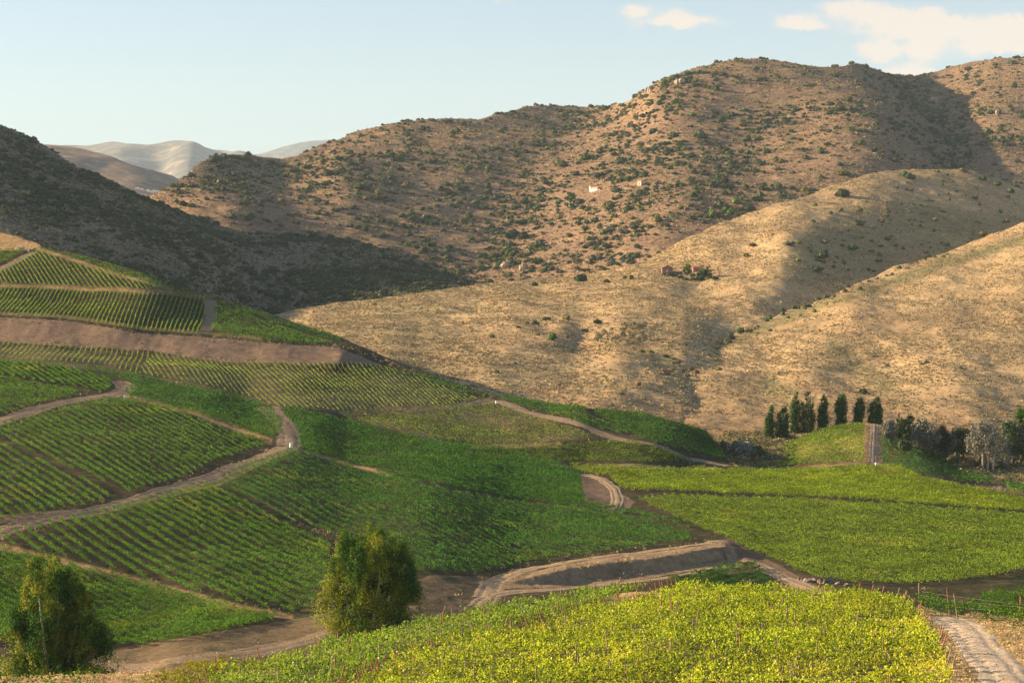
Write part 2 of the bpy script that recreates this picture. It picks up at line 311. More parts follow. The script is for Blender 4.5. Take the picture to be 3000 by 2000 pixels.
# --- big brown hill
B = Layer('B', ridge=[(200, 700), (400, 596), (460, 568), (518, 538), (580, 493), (625, 473), (714, 462), (826, 466), (870, 457), (938, 426), (1000, 394), (1045, 374), (1179, 350), (1300, 343), (1402, 340), (1470, 322), (1536, 305), (1600, 303), (1700, 306), (1781, 307), (1848, 294), (1893, 277), (1938, 250), (2000, 229), (2045, 206), (2134, 180), (2223, 173),
                      (2300, 180), (2357, 187), (2430, 190), (2527, 191), (2560, 203), (2589, 217), (2640, 226), (2670, 227), (2737, 211), (2800, 196), (2848, 187), (2920, 180), (3000, 178), (3300, 170), (3800, 240)],
          base=[(200, 760), (460, 700), (1000, 860), (1388, 900), (1700, 880), (2100, 740), (2500, 600), (2850, 570), (3000, 650), (3800, 700)],
          pts=[(200, 700, 1350), (200, 760, 1330), (460, 568, 1380), (460, 700, 1300), (625, 473, 1480), (826, 466, 1600), (700, 600, 1340), (1000, 394, 1680), (1179, 350, 1720), (1402, 340, 1760), (1000, 520, 1450), (1000, 700, 1300), (1250, 600, 1390),
               (1300, 750, 1270), (1536, 305, 1850), (1781, 307, 1860), (1640, 560, 1420), (1800, 450, 1500), (1893, 277, 1680), (2000, 229, 1690), (2223, 173, 1740), (2100, 350, 1520), (2000, 600, 1240), (1700, 780, 1180), (1500, 840, 1190),
               (2300, 400, 1440), (2300, 560, 1270), (2527, 191, 1780), (2589, 217, 1800), (2680, 228, 1900), (3000, 178, 1900), (3000, 330, 1610), (3000, 470, 1430), (2600, 400, 1425), (2560, 500, 1330), (2580, 300, 1560),
               (2848, 187, 1950), (3400, 300, 1700), (3800, 240, 1800), (3800, 700, 1300), (3000, 650, 1300), (2100, 740, 1150), (1000, 860, 1200)],
          x0=220, x1=3760, nc=820, nr=400, noise=lambda x, y: 4.6 * fbm(x, y, 150.0, 4, 61) + 0.5 * fbm(x, y, 14.0, 3, 62), back=(500, 0.36, 24),
          delta=[(1650, 400, 6), (1560, 540, 9), (1480, 690, 8), (1380, 820, 5), (1400, 520, -3), (1700, 520, -3), (2700, 300, 55), (2745, 380, 62), (2800, 440, 52), (2845, 495, 35), (2640, 330, 4), (2660, 430, 4), (2880, 400, -10), (2870, 290, -6), (1930, 330, 6), (1860, 450, 6), (2330, 360, 8), (2230, 430, 8), (650, 500, 10), (700, 570, 10), (1230, 400, 10), (1180, 470, 10)])

# --- distant hills
L1 = Layer('L1', ridge=[(-800, 380), (60, 405), (112, 419), (201, 434), (290, 461), (357, 485), (446, 514), (504, 537), (560, 570), (640, 620)],
           base=[(-800, 700), (640, 760)], pts=[(-800, 380, 2800), (112, 419, 2800), (290, 461, 2800), (504, 537, 2850), (640, 620, 2900), (-800, 700, 2000), (300, 700, 2050), (640, 760, 2100), (420, 560, 2450), (250, 520, 2560), (480, 575, 2450)],
           x0=-700, x1=630, nc=240, nr=110, noise=lambda x, y: 10 * fbm(x, y, 260.0, 4, 71), back=(500, 0.3, 16))
L2 = Layer('L2', ridge=[(-300, 470), (180, 452), (268, 443), (330, 435), (400, 440), (460, 432), (540, 428), (640, 434), (700, 438), (740, 448), (770, 460), (860, 500), (1000, 560)],
           base=[(-300, 700), (1000, 760)], pts=[(-300, 470, 10075), (330, 435, 10075), (540, 428, 10075), (700, 438, 10075), (1000, 560, 10237), (-300, 700, 6825), (400, 600, 7637), (1000, 760, 6987), (480, 540, 8287), (430, 560, 7962), (560, 480, 8612), (540, 545, 7637), (640, 470, 9750), (350, 480, 8937)],
           x0=-200, x1=980, nc=300, nr=140, noise=lambda x, y: 55 * fbm(x, y, 1000.0, 4, 81), back=(900, 0.3, 16))
L3 = Layer('L3', ridge=[(-600, 520), (600, 480), (700, 462), (759, 461), (826, 441), (880, 430), (924, 424), (1000, 420), (1150, 440), (1400, 480), (2000, 560)],
           base=[(-600, 700), (2000, 760)], pts=[(-600, 520, 15000), (924, 424, 15000), (2000, 560, 15000), (-600, 700, 12500), (924, 700, 12500), (2000, 760, 12500)],
           x0=-500, x1=1900, nc=160, nr=50, noise=lambda x, y: 40 * fbm(x, y, 1500.0, 3, 91), back=(1500, 0.3, 10))
LAYERS = [F, M, D, G2, G1, K, B]
def H(x, y, ls=LAYERS):
    return np.max(np.stack([l.h(x, y) for l in ls]), 0)
# visibility raster: highest sight line up to each distance
VU = (np.linspace(-260, 3360, 1000) - 1500) / F_PX; VY = np.exp(np.linspace(np.log(84), np.log(2600), 1400))
_uu, _yy = np.meshgrid(VU, VY, indexing='ij')
VS = np.maximum.accumulate(H(_uu * _yy, _yy) / _yy, axis=1)
def visible(x, y, ztop, slack=0.0):
    fu = (x / y - VU[0]) / (VU[1] - VU[0]); fy = (np.log(y * 0.993) - math.log(84)) / (math.log(2600 / 84) / 1399)
    ok = (fu >= 0) & (fu <= 999); i = np.clip(fu, 0, 999).astype(int); j = np.clip(fy, 0, 1399).astype(int)
    return ok & (ztop / y > VS[i, j] - slack)

# ------------------------------------------------------------------ materials
def newmat(name):
    m = bpy.data.materials.new(name); m.use_nodes = True
    n = NT(m.node_tree); return m, n, n.n['Principled BSDF']
def ground_mat(name, cols, scl=0.05, tint=None, bump=0.3, tiny=1.5, zones=None, contour=0):
    """three earth tones mixed by world-space noise, fine grain, optional zone attribute tints"""
    m, n, p = newmat(name)
    pos = n.new('ShaderNodeNewGeometry').outputs['Position']
    a = n.noise(pos, scl, 5, .6); b = n.noise(pos, scl * 6.3, 5, .65); c = n.noise(pos, tiny, 4, .7)
    col = n.mix(n.ramp(a, .35, .65), (*cols[0], 1), (*cols[1], 1))
    col = n.mix(n.ramp(b, .45, .68), col, (*cols[2], 1))
    if zones:
        z = n.new('ShaderNodeAttribute', attribute_name='zone'); s = n.new('ShaderNodeSeparateColor'); n.l.new(z.outputs['Color'], s.inputs[0])
        for i, zc in enumerate(zones):
            f = n.math('MULTIPLY', s.outputs[i], n.ramp(b, .25, .6, .55, 1.0))
            col = n.mix(f, col, (*zc, 1))
    if contour:
        ct = n.noise(n.vec('MULTIPLY', pos, (.02, .02, contour)), 1.0, 4, .7)
        col = n.mix(n.ramp(ct, .42, .62, 0, .6), col, (*cols[1], 1)); col = n.mix(n.ramp(ct, .60, .72, 0, .5), col, (*[v * .6 for v in cols[1]], 1))
    k = n.ramp(c, .25, .75, .72, 1.25)
    sc = n.vec('SCALE', col); sc.node.inputs['Scale'].default_value = 1; n.l.new(k, sc.node.inputs['Scale']); n.l.new(sc, p.inputs['Base Color'])
    p.inputs['Roughness'].default_value = .95; p.inputs['Specular IOR Level'].default_value = .03
    bp = n.new('ShaderNodeBump'); bp.inputs['Strength'].default_value = bump; bp.inputs['Distance'].default_value = .3
    n.l.new(n.noise(pos, tiny * 1.7, 5, .7), bp.inputs['Height']); n.l.new(bp.outputs[0], p.inputs['Normal'])
    return m
def leaf_mat(name, c1, c2, c3, trans=.3, patch=.06, rough=.55, pf=(.55, .72)):
    m, n, p = newmat(name)
    g = n.new('ShaderNodeNewGeometry')
    r = g.outputs['Random Per Island']
    col = n.mix(r, (*c1, 1), (*c2, 1))
    f = n.ramp(n.noise(g.outputs['Position'], patch, 4, .6), pf[0], pf[1], 0, .8)
    f = n.math('MULTIPLY', f, n.ramp(r, .2, .9, .4, 1.0))
    col = n.mix(f, col, (*c3, 1))
    kk = n.ramp(n.noise(g.outputs['Position'], patch * 2.7, 3, .6), .3, .7, .72, 1.25)
    sc = n.vec('SCALE', col); n.l.new(kk, sc.node.inputs['Scale']); col = sc
    n.l.new(col, p.inputs['Base Color']); p.inputs['Roughness'].default_value = rough; p.inputs['Specular IOR Level'].default_value = .25 if 'spur' in name else .05
    tr = n.new('ShaderNodeBsdfTranslucent'); n.l.new(col, tr.inputs[0])
    ms = n.new('ShaderNodeMixShader'); ms.inputs[0].default_value = trans
    n.l.new(p.outputs[0], ms.inputs[1]); n.l.new(tr.outputs[0], ms.inputs[2]); n.l.new(ms.outputs[0], n.n['Material Output'].inputs[0])
    return m
def plain_mat(name, c, rough=.8, var=.25, scl=3.0):
    m, n, p = newmat(name)
    pos = n.new('ShaderNodeNewGeometry').outputs['Position']
    k = n.ramp(n.noise(pos, scl, 5, .65), .3, .7, 1 - var, 1 + var)
    rgb = n.new('ShaderNodeRGB'); rgb.outputs[0].default_value = (*c, 1)
    sc = n.vec('SCALE', rgb.outputs[0]); n.l.new(k, sc.node.inputs['Scale']); n.l.new(sc, p.inputs['Base Color'])
    p.inputs['Roughness'].default_value = rough
    return m

# ------------------------------------------------------------------ landforms
def zM(px, py, x, y):
    nz = fbm(x, y, 9, 3, 101)
    r = np.zeros_like(px)
    r[inpoly(px, py, [(-900, 400), (130, 700), (114, 722), (78, 731), (0, 733), (-900, 800)])] = 1
    for ln, wd in [([(0, 836), (300, 844), (500, 855), (610, 870)], 7), ([(112, 728), (300, 790), (500, 845)], 5), ([(1000, 1206), (1321, 1193), (1430, 1178)], 7), ([(0, 935), (178, 943), (446, 980), (600, 990), (760, 1004)], 5),
                   ([(0, 1600), (357, 1690), (670, 1772), (850, 1800)], 9), ([(840, 1300), (1000, 1350), (1145, 1390)], 6), ([(375, 1165), (560, 1205), (790, 1290)], 8), ([(350, 1480), (600, 1410)], 8), ([(1388, 1307), (1640, 1303)], 7)]:
        r = np.maximum(r, np.clip(1.5 - dist_line(px, py, ln) / wd, 0, 1) * (.7 + .4 * nz))
    g = np.zeros_like(px)      # reddish cut banks
    g[inpoly(px, py, [(-900, 932), (0, 946), (178, 956), (446, 992), (600, 1002), (760, 1016), (1000, 1026), (1130, 1072), (1000, 1062), (670, 1041), (380, 1009), (0, 984), (-900, 978)])] = 1
    g[inpoly(px, py, [(1700, 1386), (1780, 1400), (1812, 1440), (1860, 1470), (1820, 1505), (1712, 1480)])] = .8
    g[inpoly(px, py, [(2140, 1570), (2210, 1620), (2400, 1720), (2500, 1740), (2200, 1740), (2040, 1600)])] = .7
    for pl_ in ([(-200, 984), (0, 986), (440, 1020), (1000, 1063), (1250, 1115), (1420, 1172), (1000, 1204), (817, 1196), (440, 1108), (0, 1054), (-200, 1050)], [(950, 1212), (1430, 1184), (1780, 1276), (1600, 1300), (1268, 1283)]): g = np.maximum(g, np.where(inpoly(px, py, pl_), .38 + .3 * nz, 0))
    b = np.zeros_like(px)      # greyer, shaly earth
    b[inpoly(px, py, [(1470, 1700), (1793, 1642), (2150, 1606), (2165, 1640), (1793, 1694), (1450, 1732)])] = .9
    b[inpoly(px, py, [(300, 1900), (830, 1815), (950, 1790), (1250, 1690), (1450, 1690), (1430, 1850), (900, 1960), (200, 1990)])] = .35
    b[inpoly(px, py, [(-500, 1560), (350, 1480), (760, 1350), (850, 1300), (860, 1320), (640, 1420), (300, 1500), (-500, 1600)])] = .6
    return [np.clip(r, 0, 1), g, b]
def zF(px, py, x, y):
    nz = fbm(x, y, 3, 3, 103)
    r = np.zeros_like(px); r[px > 2690] = .9; r[px < 520] = .9
    r = np.maximum(r, np.clip(1.6 - dist_line(px, py, [(560, 2080), (660, 2000), (800, 1950)]) / 22, 0, 1))
    r = np.maximum(r, np.clip(1.6 - dist_line(px, py, [(1830, 1770), (1910, 1762)]) / 26, 0, 1))
    return [np.clip(r + .3 * nz * (r > 0), 0, 1), np.zeros_like(px), np.zeros_like(px)]
def zG(px, py, x, y):
    r = np.clip(fbm(x, y, 70, 3, 105) * 1.2, 0, 1) * .7          # redder earth
    g = np.zeros_like(px)                                         # greener swales
    for ln, wd in [([(2440, 1010), (2500, 1050), (2580, 1120), (2640, 1180)], 26), ([(2250, 1120), (2330, 1190)], 40), ([(1930, 1060), (2000, 1130)], 30), ([(3000, 700), (2700, 800), (2400, 900), (2160, 990)], 16), ([(2100, 1300), (2220, 1370)], 60)]:
        g = np.maximum(g, np.clip(1.4 - dist_line(px, py, ln) / wd, 0, 1))
    b = np.clip((py - 1130) / 90, 0, 1) * np.clip((px - 1150) / 200, 0, 1) * (py > 900)   # brown foot of the slope
    b = np.maximum(b, .9 * inpoly(px, py, [(1380, 1190), (1900, 1170), (2200, 1215), (2400, 1330), (2000, 1330)]))
    return [r, np.clip(g, 0, 1), b * .8]
def zG1(px, py, x, y):
    r, g, b = zG(px, py, x, y)
    g = np.maximum(g, .65 * inpoly(px, py, [(2380, 660), (2620, 590), (3000, 640), (3000, 760), (2625, 800), (2400, 830), (2280, 780)]))
    g = np.maximum(g, .5 * np.clip(1.4 - dist_line(px, py, [(1250, 880), (1080, 930), (1250, 990), (1000, 950)]) / 60, 0, 1))
    r = np.maximum(r, .7 * inpoly(px, py, [(1540, 960), (1720, 960), (1930, 1000), (1900, 1060), (1750, 1010)]))
    return [r, np.clip(g, 0, 1), b]
m_soil = ground_mat('vineyard_soil', [(.060, .050, .028), (.035, .042, .018), (.10, .072, .042)], .06, bump=.6, tiny=1.4, zones=[(.42, .27, .13), (.25, .165, .11), (.33, .225, .135)])
m_spur = ground_mat('spur_soil', [(.13, .115, .05), (.10, .10, .04), (.20, .16, .08)], .25, bump=.6, tiny=4.0, zones=[(.52, .36, .19), (.3, .2, .1), (.2, .15, .1)])
m_gold = ground_mat('golden_grass', [(.48, .33, .17), (.40, .28, .145), (.57, .40, .21)], .012, bump=.5, tiny=.7, zones=[(.37, .235, .13), (.19, .18, .08), (.25, .155, .09)], contour=.5)
m_brown = ground_mat('brown_scrub_soil', [(.25, .16, .10), (.205, .135, .088), (.335, .225, .13)], .008, bump=.5, tiny=.35, contour=.35)
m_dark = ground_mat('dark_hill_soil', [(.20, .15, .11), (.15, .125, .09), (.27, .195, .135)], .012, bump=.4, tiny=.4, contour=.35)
m_far = ground_mat('far_hill_soil', [(.30, .20, .14), (.24, .17, .12), (.42, .30, .20)], .006, bump=.3, tiny=.08)
m_far2 = ground_mat('distant_hill_soil', [(.17, .165, .15), (.10, .12, .115), (.32, .25, .19)], .0025, bump=.2, tiny=.02)
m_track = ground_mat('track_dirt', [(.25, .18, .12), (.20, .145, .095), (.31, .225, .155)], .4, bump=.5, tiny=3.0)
m_track2 = ground_mat('track_dirt_sunlit', [(.34, .245, .155), (.27, .195, .125), (.40, .295, .19)], .4, bump=.5, tiny=3.0)  # brighter copy of the track dirt, with sunlight put into the colour
m_road = ground_mat('pale_road_dirt', [(.52, .41, .29), (.42, .32, .22), (.60, .49, .36)], .5, bump=.5, tiny=4.0)

M.build(m_soil, zM, 'hill'); F.build(m_spur, zF, 'terrain'); D.build(m_soil, lambda a, b, c, d: [np.where(np.abs(a - 2561) < 27, 1, np.clip(fbm(c, d, 14, 3, 9) + .35, 0, 1)), a * 0, a * 0], 'hill')
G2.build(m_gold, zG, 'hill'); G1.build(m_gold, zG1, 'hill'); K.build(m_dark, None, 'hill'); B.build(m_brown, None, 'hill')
L1.build(m_far, None, 'hill'); L2.build(m_far2, None, 'hill'); L3.build(m_far2, None, 'hill')
gp = mesh_obj('ground', [(-10990, -2990, -70), (10990, -2990, -70), (10990, 17490, -70), (-10990, 17490, -70)], [(0, 1, 2, 3)], None, [m_far]); gp['kind'] = 'structure'

def strip(name, layer, line, width, mat, lift=.05, ruts=True, step=1.0, edge=.45):
    p = np.array(line, float); x, y = layer.at(p[:, 0], p[:, 1])
    seg = np.hypot(np.diff(x), np.diff(y)); s = np.concatenate([[0], np.cumsum(seg)])
    # smooth the centre line
    t = np.arange(0, s[-1], step); X = np.interp(t, s, x); Y = np.interp(t, s, y)
    kk = max(3, int(5 / step)); ker = np.ones(kk) / kk
    Xp = np.convolve(np.pad(X, kk // 2, mode='edge'), ker, 'valid')[:len(X)]; Yp = np.convolve(np.pad(Y, kk // 2, mode='edge'), ker, 'valid')[:len(Y)]
    dx = np.gradient(Xp); dy = np.gradient(Yp); L = np.hypot(dx, dy) + 1e-9; nx, ny = -dy / L, dx / L
    o = np.array([-1, -.8, -.62, -.48, -.34, -.15, 0, .15, .34, .48, .62, .8, 1]) * width / 2
    prof = np.array([-.06, 0, .02, -.05, .02, .05, .05, .05, .02, -.05, .02, 0, -.06]) if ruts else np.array([-.06] + [0] * 11 + [-.06])
    w_ = 1 + edge * .35 * fbm(t, t * 0, 3.0, 3, 77)
    GX = Xp[:, None] + nx[:, None] * o * w_[:, None]; GY = Yp[:, None] + ny[:, None] * o * w_[:, None]
    GZ = layer.h(GX, GY) + lift + prof
    n, m_ = GX.shape; a = (np.arange(n - 1)[:, None] * m_ + np.arange(m_ - 1)).ravel()
    ob = mesh_obj(name, np.stack([GX, GY, GZ], -1).reshape(-1, 3), np.stack([a, a + m_, a + m_ + 1, a + 1], 1), None, [mat], smooth=True)
    ob['kind'] = 'structure'; return ob
strip('dirt_track', M, [(-200, 1290), (0, 1232), (120, 1195), (230, 1172), (320, 1160), (362, 1147), (372, 1130), (345, 1114)], 4.6, m_track)
strip('dirt_track', M, [(-200, 1610), (140, 1522), (290, 1492), (400, 1462), (600, 1402), (760, 1343), (852, 1303)], 4.2, m_track)
strip('dirt_track', M, [(852, 1303), (850, 1265), (810, 1215), (775, 1190)], 5.0, m_track)
strip('dirt_track', M, [(1300, 1197), (1430, 1175), (1458, 1174), (1540, 1207), (1780, 1271), (1860, 1291), (2050, 1345), (2150, 1366)], 3.4, m_track)
strip('dirt_track', M, [(1600, 1358), (1900, 1364), (2110, 1370)], 3.6, m_track)
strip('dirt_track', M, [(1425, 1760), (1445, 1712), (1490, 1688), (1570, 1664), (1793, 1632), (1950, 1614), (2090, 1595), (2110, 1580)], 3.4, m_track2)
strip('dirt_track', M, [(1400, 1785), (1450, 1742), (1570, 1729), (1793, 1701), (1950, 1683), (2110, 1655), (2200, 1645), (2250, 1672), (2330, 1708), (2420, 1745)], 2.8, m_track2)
strip('dirt_track', M, [(-200, 1975), (270, 1945), (500, 1944), (700, 1922), (830, 1893), (960, 1862), (1150, 1825)], 4.4, m_track)
strip('dirt_track', M, [(1712, 1386), (1765, 1402), (1800, 1430), (1812, 1462), (1800, 1495)], 2.4, m_track2, lift=.07)
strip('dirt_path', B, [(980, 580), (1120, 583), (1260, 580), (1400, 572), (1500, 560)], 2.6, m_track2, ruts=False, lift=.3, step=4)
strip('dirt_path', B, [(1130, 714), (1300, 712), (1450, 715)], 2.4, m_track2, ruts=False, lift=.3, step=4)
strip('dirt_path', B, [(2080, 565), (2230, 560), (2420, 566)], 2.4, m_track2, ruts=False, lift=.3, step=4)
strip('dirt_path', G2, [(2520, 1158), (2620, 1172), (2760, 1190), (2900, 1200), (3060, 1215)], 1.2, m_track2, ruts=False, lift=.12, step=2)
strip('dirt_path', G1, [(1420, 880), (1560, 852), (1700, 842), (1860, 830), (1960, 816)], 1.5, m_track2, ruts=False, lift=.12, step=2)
strip('dirt_path', M, [(616, 874), (620, 920), (603, 984)], 3.6, m_track, ruts=False)
strip('dirt_path', M, [(-190, 830), (0, 793), (60, 757), (104, 735)], 3.2, m_track, ruts=False)
strip('dirt_path', D, [(2562, 1258), (2561, 1300), (2557, 1356)], 1.9, ground_mat('dusty_path', [(.38, .27, .19), (.33, .235, .16), (.44, .32, .22)], .5, bump=.4, tiny=3))
strip('dirt_path', D, [(2790, 1335), (2870, 1372), (2925, 1400), (2935, 1425), (2925, 1440)], 3.4, m_track)
strip('road', F, [(2768, 1801), (2792, 1812), (2832, 1845), (2872, 1893), (2925, 1960), (2985, 2040), (3270, 2180), (3140, 2300)], 3.3, m_road, step=.5)

# ------------------------------------------------------------------ foliage quads
def leaf_quads(C, size, r=rng, flat=0.0, N=None, jit=.55):
    """C (n,3) centres, size scalar or (n,) edge; returns verts (4n,3)"""
    n = len(C)
    a = r.normal(size=(n, 3)); a /= np.linalg.norm(a, axis=1, keepdims=True) + 1e-9
    b = r.normal(size=(n, 3)); b -= (b * a).sum(1, keepdims=True) * a; b /= np.linalg.norm(b, axis=1, keepdims=True) + 1e-9
    if N is not None:      # leaves turned roughly outward
        q = N / (np.linalg.norm(N, axis=1, keepdims=True) + 1e-6) + r.normal(size=(n, 3)) * jit; q /= np.linalg.norm(q, axis=1, keepdims=True) + 1e-9
        a = np.cross(q, a); a /= np.linalg.norm(a, axis=1, keepdims=True) + 1e-9; b = np.cross(q, a)
    if flat: a[:, 2] *= 1 - flat; b[:, 2] *= 1 - flat
    sz = (np.asarray(size) * np.ones(n) * r.uniform(.65, 1.25, n))[:, None] * .5
    k = r.uniform(.6, 1.0, (n, 1))
    return np.stack([C - a * sz, C - b * sz * k, C + a * sz, C + b * sz * k * .9], 1).reshape(-1, 3) if n else np.zeros((0, 3))
def qidx(n, off=0): return (np.arange(n * 4) + off).reshape(-1, 4)

ORD = lambda n: f"{n}{'th' if 10 <= n % 100 <= 20 else {1: 'st', 2: 'nd', 3: 'rd'}.get(n % 10, 'th')}"
ROWS = []     # every row of vines, as data
def plot(layer, poly, dirpx, label, mat, group, spacing=1.7, hgt=1.1, wid=.2, dens=1.15, order='px', size=None, gap=.10, hmin=.25, vig=0.0, bend=0.0, kindl='vine row', minlen=3.0):
    P = []
    for i in range(len(poly)):
        (x1, y1), (x2, y2) = poly[i], poly[(i + 1) % len(poly)]
        k = max(2, int(math.hypot(x2 - x1, y2 - y1) / 25))
        for t in np.arange(k) / k: P.append((x1 + (x2 - x1) * t, y1 + (y2 - y1) * t))
    P = np.array(P); wx, wy = layer.at(P[:, 0], P[:, 1]); W = list(zip(wx, wy))
    dx_, dy_ = layer.at([dirpx[0][0], dirpx[1][0]], [dirpx[0][1], dirpx[1][1]])
    d = np.array([dx_[1] - dx_[0], dy_[1] - dy_[0]]); d /= np.linalg.norm(d); n = np.array([-d[1], d[0]])
    c = np.array([wx.mean(), wy.mean()])
    s = (wx - c[0]) * d[0] + (wy - c[1]) * d[1]; t = (wx - c[0]) * n[0] + (wy - c[1]) * n[1]
    out = []
    for tk in np.arange(t.min() + spacing * .4, t.max(), spacing):
        ss = np.arange(s.min(), s.max(), .25); tt = tk + bend * ((ss / 100) ** 2) * 10
        X = c[0] + ss * d[0] + tt * n[0]; Y = c[1] + ss * d[1] + tt * n[1]
        ok = inpoly(X, Y, W)
        if ok.sum() * .25 < minlen: continue
        out.append((X[ok], Y[ok]))
    def keyf(r):
        ym = r[1].mean(); xm = r[0].mean()
        return xm / ym if order == 'px' else (-ym if order == 'far' else ym)
    out.sort(key=keyf)
    for k, (X, Y) in enumerate(out):
        ym = Y.mean(); sz = size or float(np.clip(ym * .00052, .10, .28))
        L = len(X) * .25; nq = int(L * dens * 2.1 * hgt * (.45 + wid) / (sz * sz))
        i = rng.integers(0, len(X), nq)
        jx = rng.uniform(-.125, .125, nq)
        x = X[i] + d[0] * jx; y = Y[i] + d[1] * jx; al = x * d[0] + y * d[1]
        pl = .5 + .5 * vnoise(al / 1.15, np.full(nq, k * 3.7), 5)                # plant by plant vigour
        big = .5 + .5 * fbm(x, y, 22.0, 3, 17) + vig
        keep = rng.uniform(size=nq) < np.clip(.55 + pl * .8 + (big - .35) * .9, 0.05, 1) * (pl > gap * 1.2)
        x, y, pl, big = x[keep], y[keep], pl[keep], big[keep]; m_ = len(x)
        if layer is F: k2 = rng.uniform(size=len(pl)) < .25 + pl * .95; x, y, pl, big = x[k2], y[k2], pl[k2], big[k2]; m_ = len(x)
        top = hgt * (.55 + .52 * pl) * (.8 + .3 * np.clip(big, 0, 1))
        hh = hmin + (top - hmin) * np.sqrt(rng.uniform(size=m_)); sh = rng.uniform(size=m_) < .05; hh[sh] += rng.uniform(.1, .35, sh.sum())
        wv = wid * (.7 + .5 * pl) * rng.normal(size=m_) * .55 * np.where(hh > top * .5, 1, .7)
        x = x + n[0] * wv; y = y + n[1] * wv
        if layer is F:      # near vines: leaves strung along arching shoots
            ns = max(1, len(x) // 7); g_ = rng.integers(0, ns, len(x)); fr = rng.uniform(0, 1, len(x)); ln = rng.uniform(.25, .75, ns); an = rng.uniform(0, 6.283, ns); up_ = rng.uniform(-.2, 1.0, ns)
            x = x[:ns][g_] + np.cos(an)[g_] * ln[g_] * fr * .55; y = y[:ns][g_] + np.sin(an)[g_] * ln[g_] * fr * .55; hh = hh[:ns][g_] * (.82) + up_[g_] * ln[g_] * fr * (1.25 - fr * .5)
        C = np.stack([x, y, layer.h(x, y) + np.maximum(hh, .06)], 1)
        NN = np.stack([n[0] * wv, n[1] * wv, (hh - hgt * .45) * wid * 1.1], 1) if layer is not F else None
        lab = f"{ORD(k + 1)} {kindl} {'from the left' if order == 'px' else ('from the back' if order == 'far' else 'from the front')} in {label}"
        area = L * hgt * (F_PX / ym) ** 2 * (.25 + abs(d[0]))
        ROWS.append(dict(C=C, N=NN, sz=sz, mat=mat, label=lab, group=group, area=area, d=d, n=n, X=X, Y=Y, layer=layer, h=hgt, near=layer is F))
    return out

LG = {}
def lm(k):
    if k not in LG:
        c = {'deep': ((.006, .058, .006), (.105, .265, .020), (.27, .33, .03)),
             'mid': ((.010, .072, .005), (.165, .325, .016), (.35, .38, .03)),
             'young': ((.12, .21, .022), (.32, .42, .045), (.46, .38, .06)),
             'sunlit_tone': ((.10, .20, .010), (.52, .60, .03), (.66, .62, .035)),  # leaf tones raised so the sunlight on the strip is in the colour
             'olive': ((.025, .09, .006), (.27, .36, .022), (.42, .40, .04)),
             'spur': ((.08, .18, .008), (.74, .76, .04), (.95, .80, .08)),
             'spur_edge': ((.06, .16, .010), (.48, .60, .04), (.66, .60, .05)),
             'gold': ((.24, .27, .02), (.42, .38, .03), (.5, .3, .04)),
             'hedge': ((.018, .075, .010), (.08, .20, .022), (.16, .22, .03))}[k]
        LG[k] = leaf_mat('vine_leaves_' + k, *c, trans=.5 if 'spur' in k or k == 'gold' else .25, rough=.42 if 'spur' in k else .55, pf=(.50, .74) if 'spur' in k else (.55, .72))
    return LG[k]
gU = 'vine rows on the terraced left hillside'; gR = 'vine rows of the right valley field'; gN = 'bright vine rows on the near spur'
plot(M, [(-190, 735), (80, 729), (66, 744), (0, 776), (-190, 800)], ((0, 765), (70, 735)), 'the small top left vineyard beside the grassy knob', lm('olive'), gU, order='far')
plot(M, [(-40, 835), (0, 800), (60, 758), (114, 732), (180, 762), (295, 786), (400, 822), (494, 850), (300, 842), (0, 831)], ((140, 745), (205, 835)), 'the fan-shaped top left vineyard', lm('young'), gU, spacing=1.2, hgt=.85, wid=.13, dens=1.3, gap=.03, vig=.25)
plot(M, [(116, 724), (148, 736), (250, 756), (400, 798), (500, 838), (580, 862), (575, 868), (490, 848), (395, 815), (240, 768), (118, 732)], ((150, 738), (400, 802)), 'the thin strip along the left ridge', lm('mid'), gU, order='far')
plot(M, [(-190, 838), (0, 840), (300, 850), (500, 861), (607, 874), (588, 995), (446, 988), (178, 951), (0, 941), (-190, 936)], ((400, 860), (372, 955)), 'the upper terrace of upright rows', lm('young'), gU, spacing=1.15, hgt=.85, wid=.13, dens=1.3, gap=.03, vig=.3)
plot(M, [(630, 882), (700, 905), (760, 935), (830, 962), (975, 1014), (900, 1018), (759, 1010), (617, 995)], ((650, 900), (850, 985)), 'the wedge vineyard right of the upright rows', lm('mid'), gU, order='far')
plot(M, [(603, 868), (680, 892), (848, 948), (1005, 994), (1000, 1008), (840, 960), (670, 898), (600, 875)], ((650, 884), (900, 965)), 'the ridge strip above the wedge vineyard', lm('deep'), gU, order='far')
plot(M, [(-190, 980), (0, 984), (300, 1003), (440, 1019), (400, 1102), (295, 1070), (170, 1062), (0, 1052), (-190, 1050)], ((215, 1012), (190, 1060)), 'the young vines left under the earth bank', lm('young'), gU, spacing=1.25, wid=.12, dens=1.0, gap=.12, hgt=.7)
plot(M, [(448, 1019), (670, 1042), (1000, 1062), (1150, 1082), (1250, 1115), (1330, 1150), (1410, 1172), (1321, 1190), (1000, 1202), (817, 1194), (714, 1160), (560, 1120), (405, 1100)], ((683, 1056), (777, 1172)), 'the young terrace under the earth bank', lm('young'), gU, spacing=1.2, wid=.12, dens=1.05, gap=.1, hgt=.7)
plot(M, [(1158, 1076), (1250, 1106), (1340, 1136), (1432, 1166), (1420, 1170), (1320, 1142), (1240, 1112)], ((1200, 1092), (1400, 1158)), 'the ridge strip beyond the young terrace', lm('deep'), gU, order='far', dens=1.2)
plot(M, [(-190, 1050), (0, 1056), (170, 1070), (300, 1110), (326, 1122), (325, 1142), (300, 1152), (170, 1128), (0, 1102), (-190, 1090)], ((70, 1080), (140, 1122)), 'the hedge-like rows above the curved track', lm('mid'), gU, order='px', spacing=1.6, hgt=1.1, wid=.26, dens=1.5, gap=0, vig=.3)
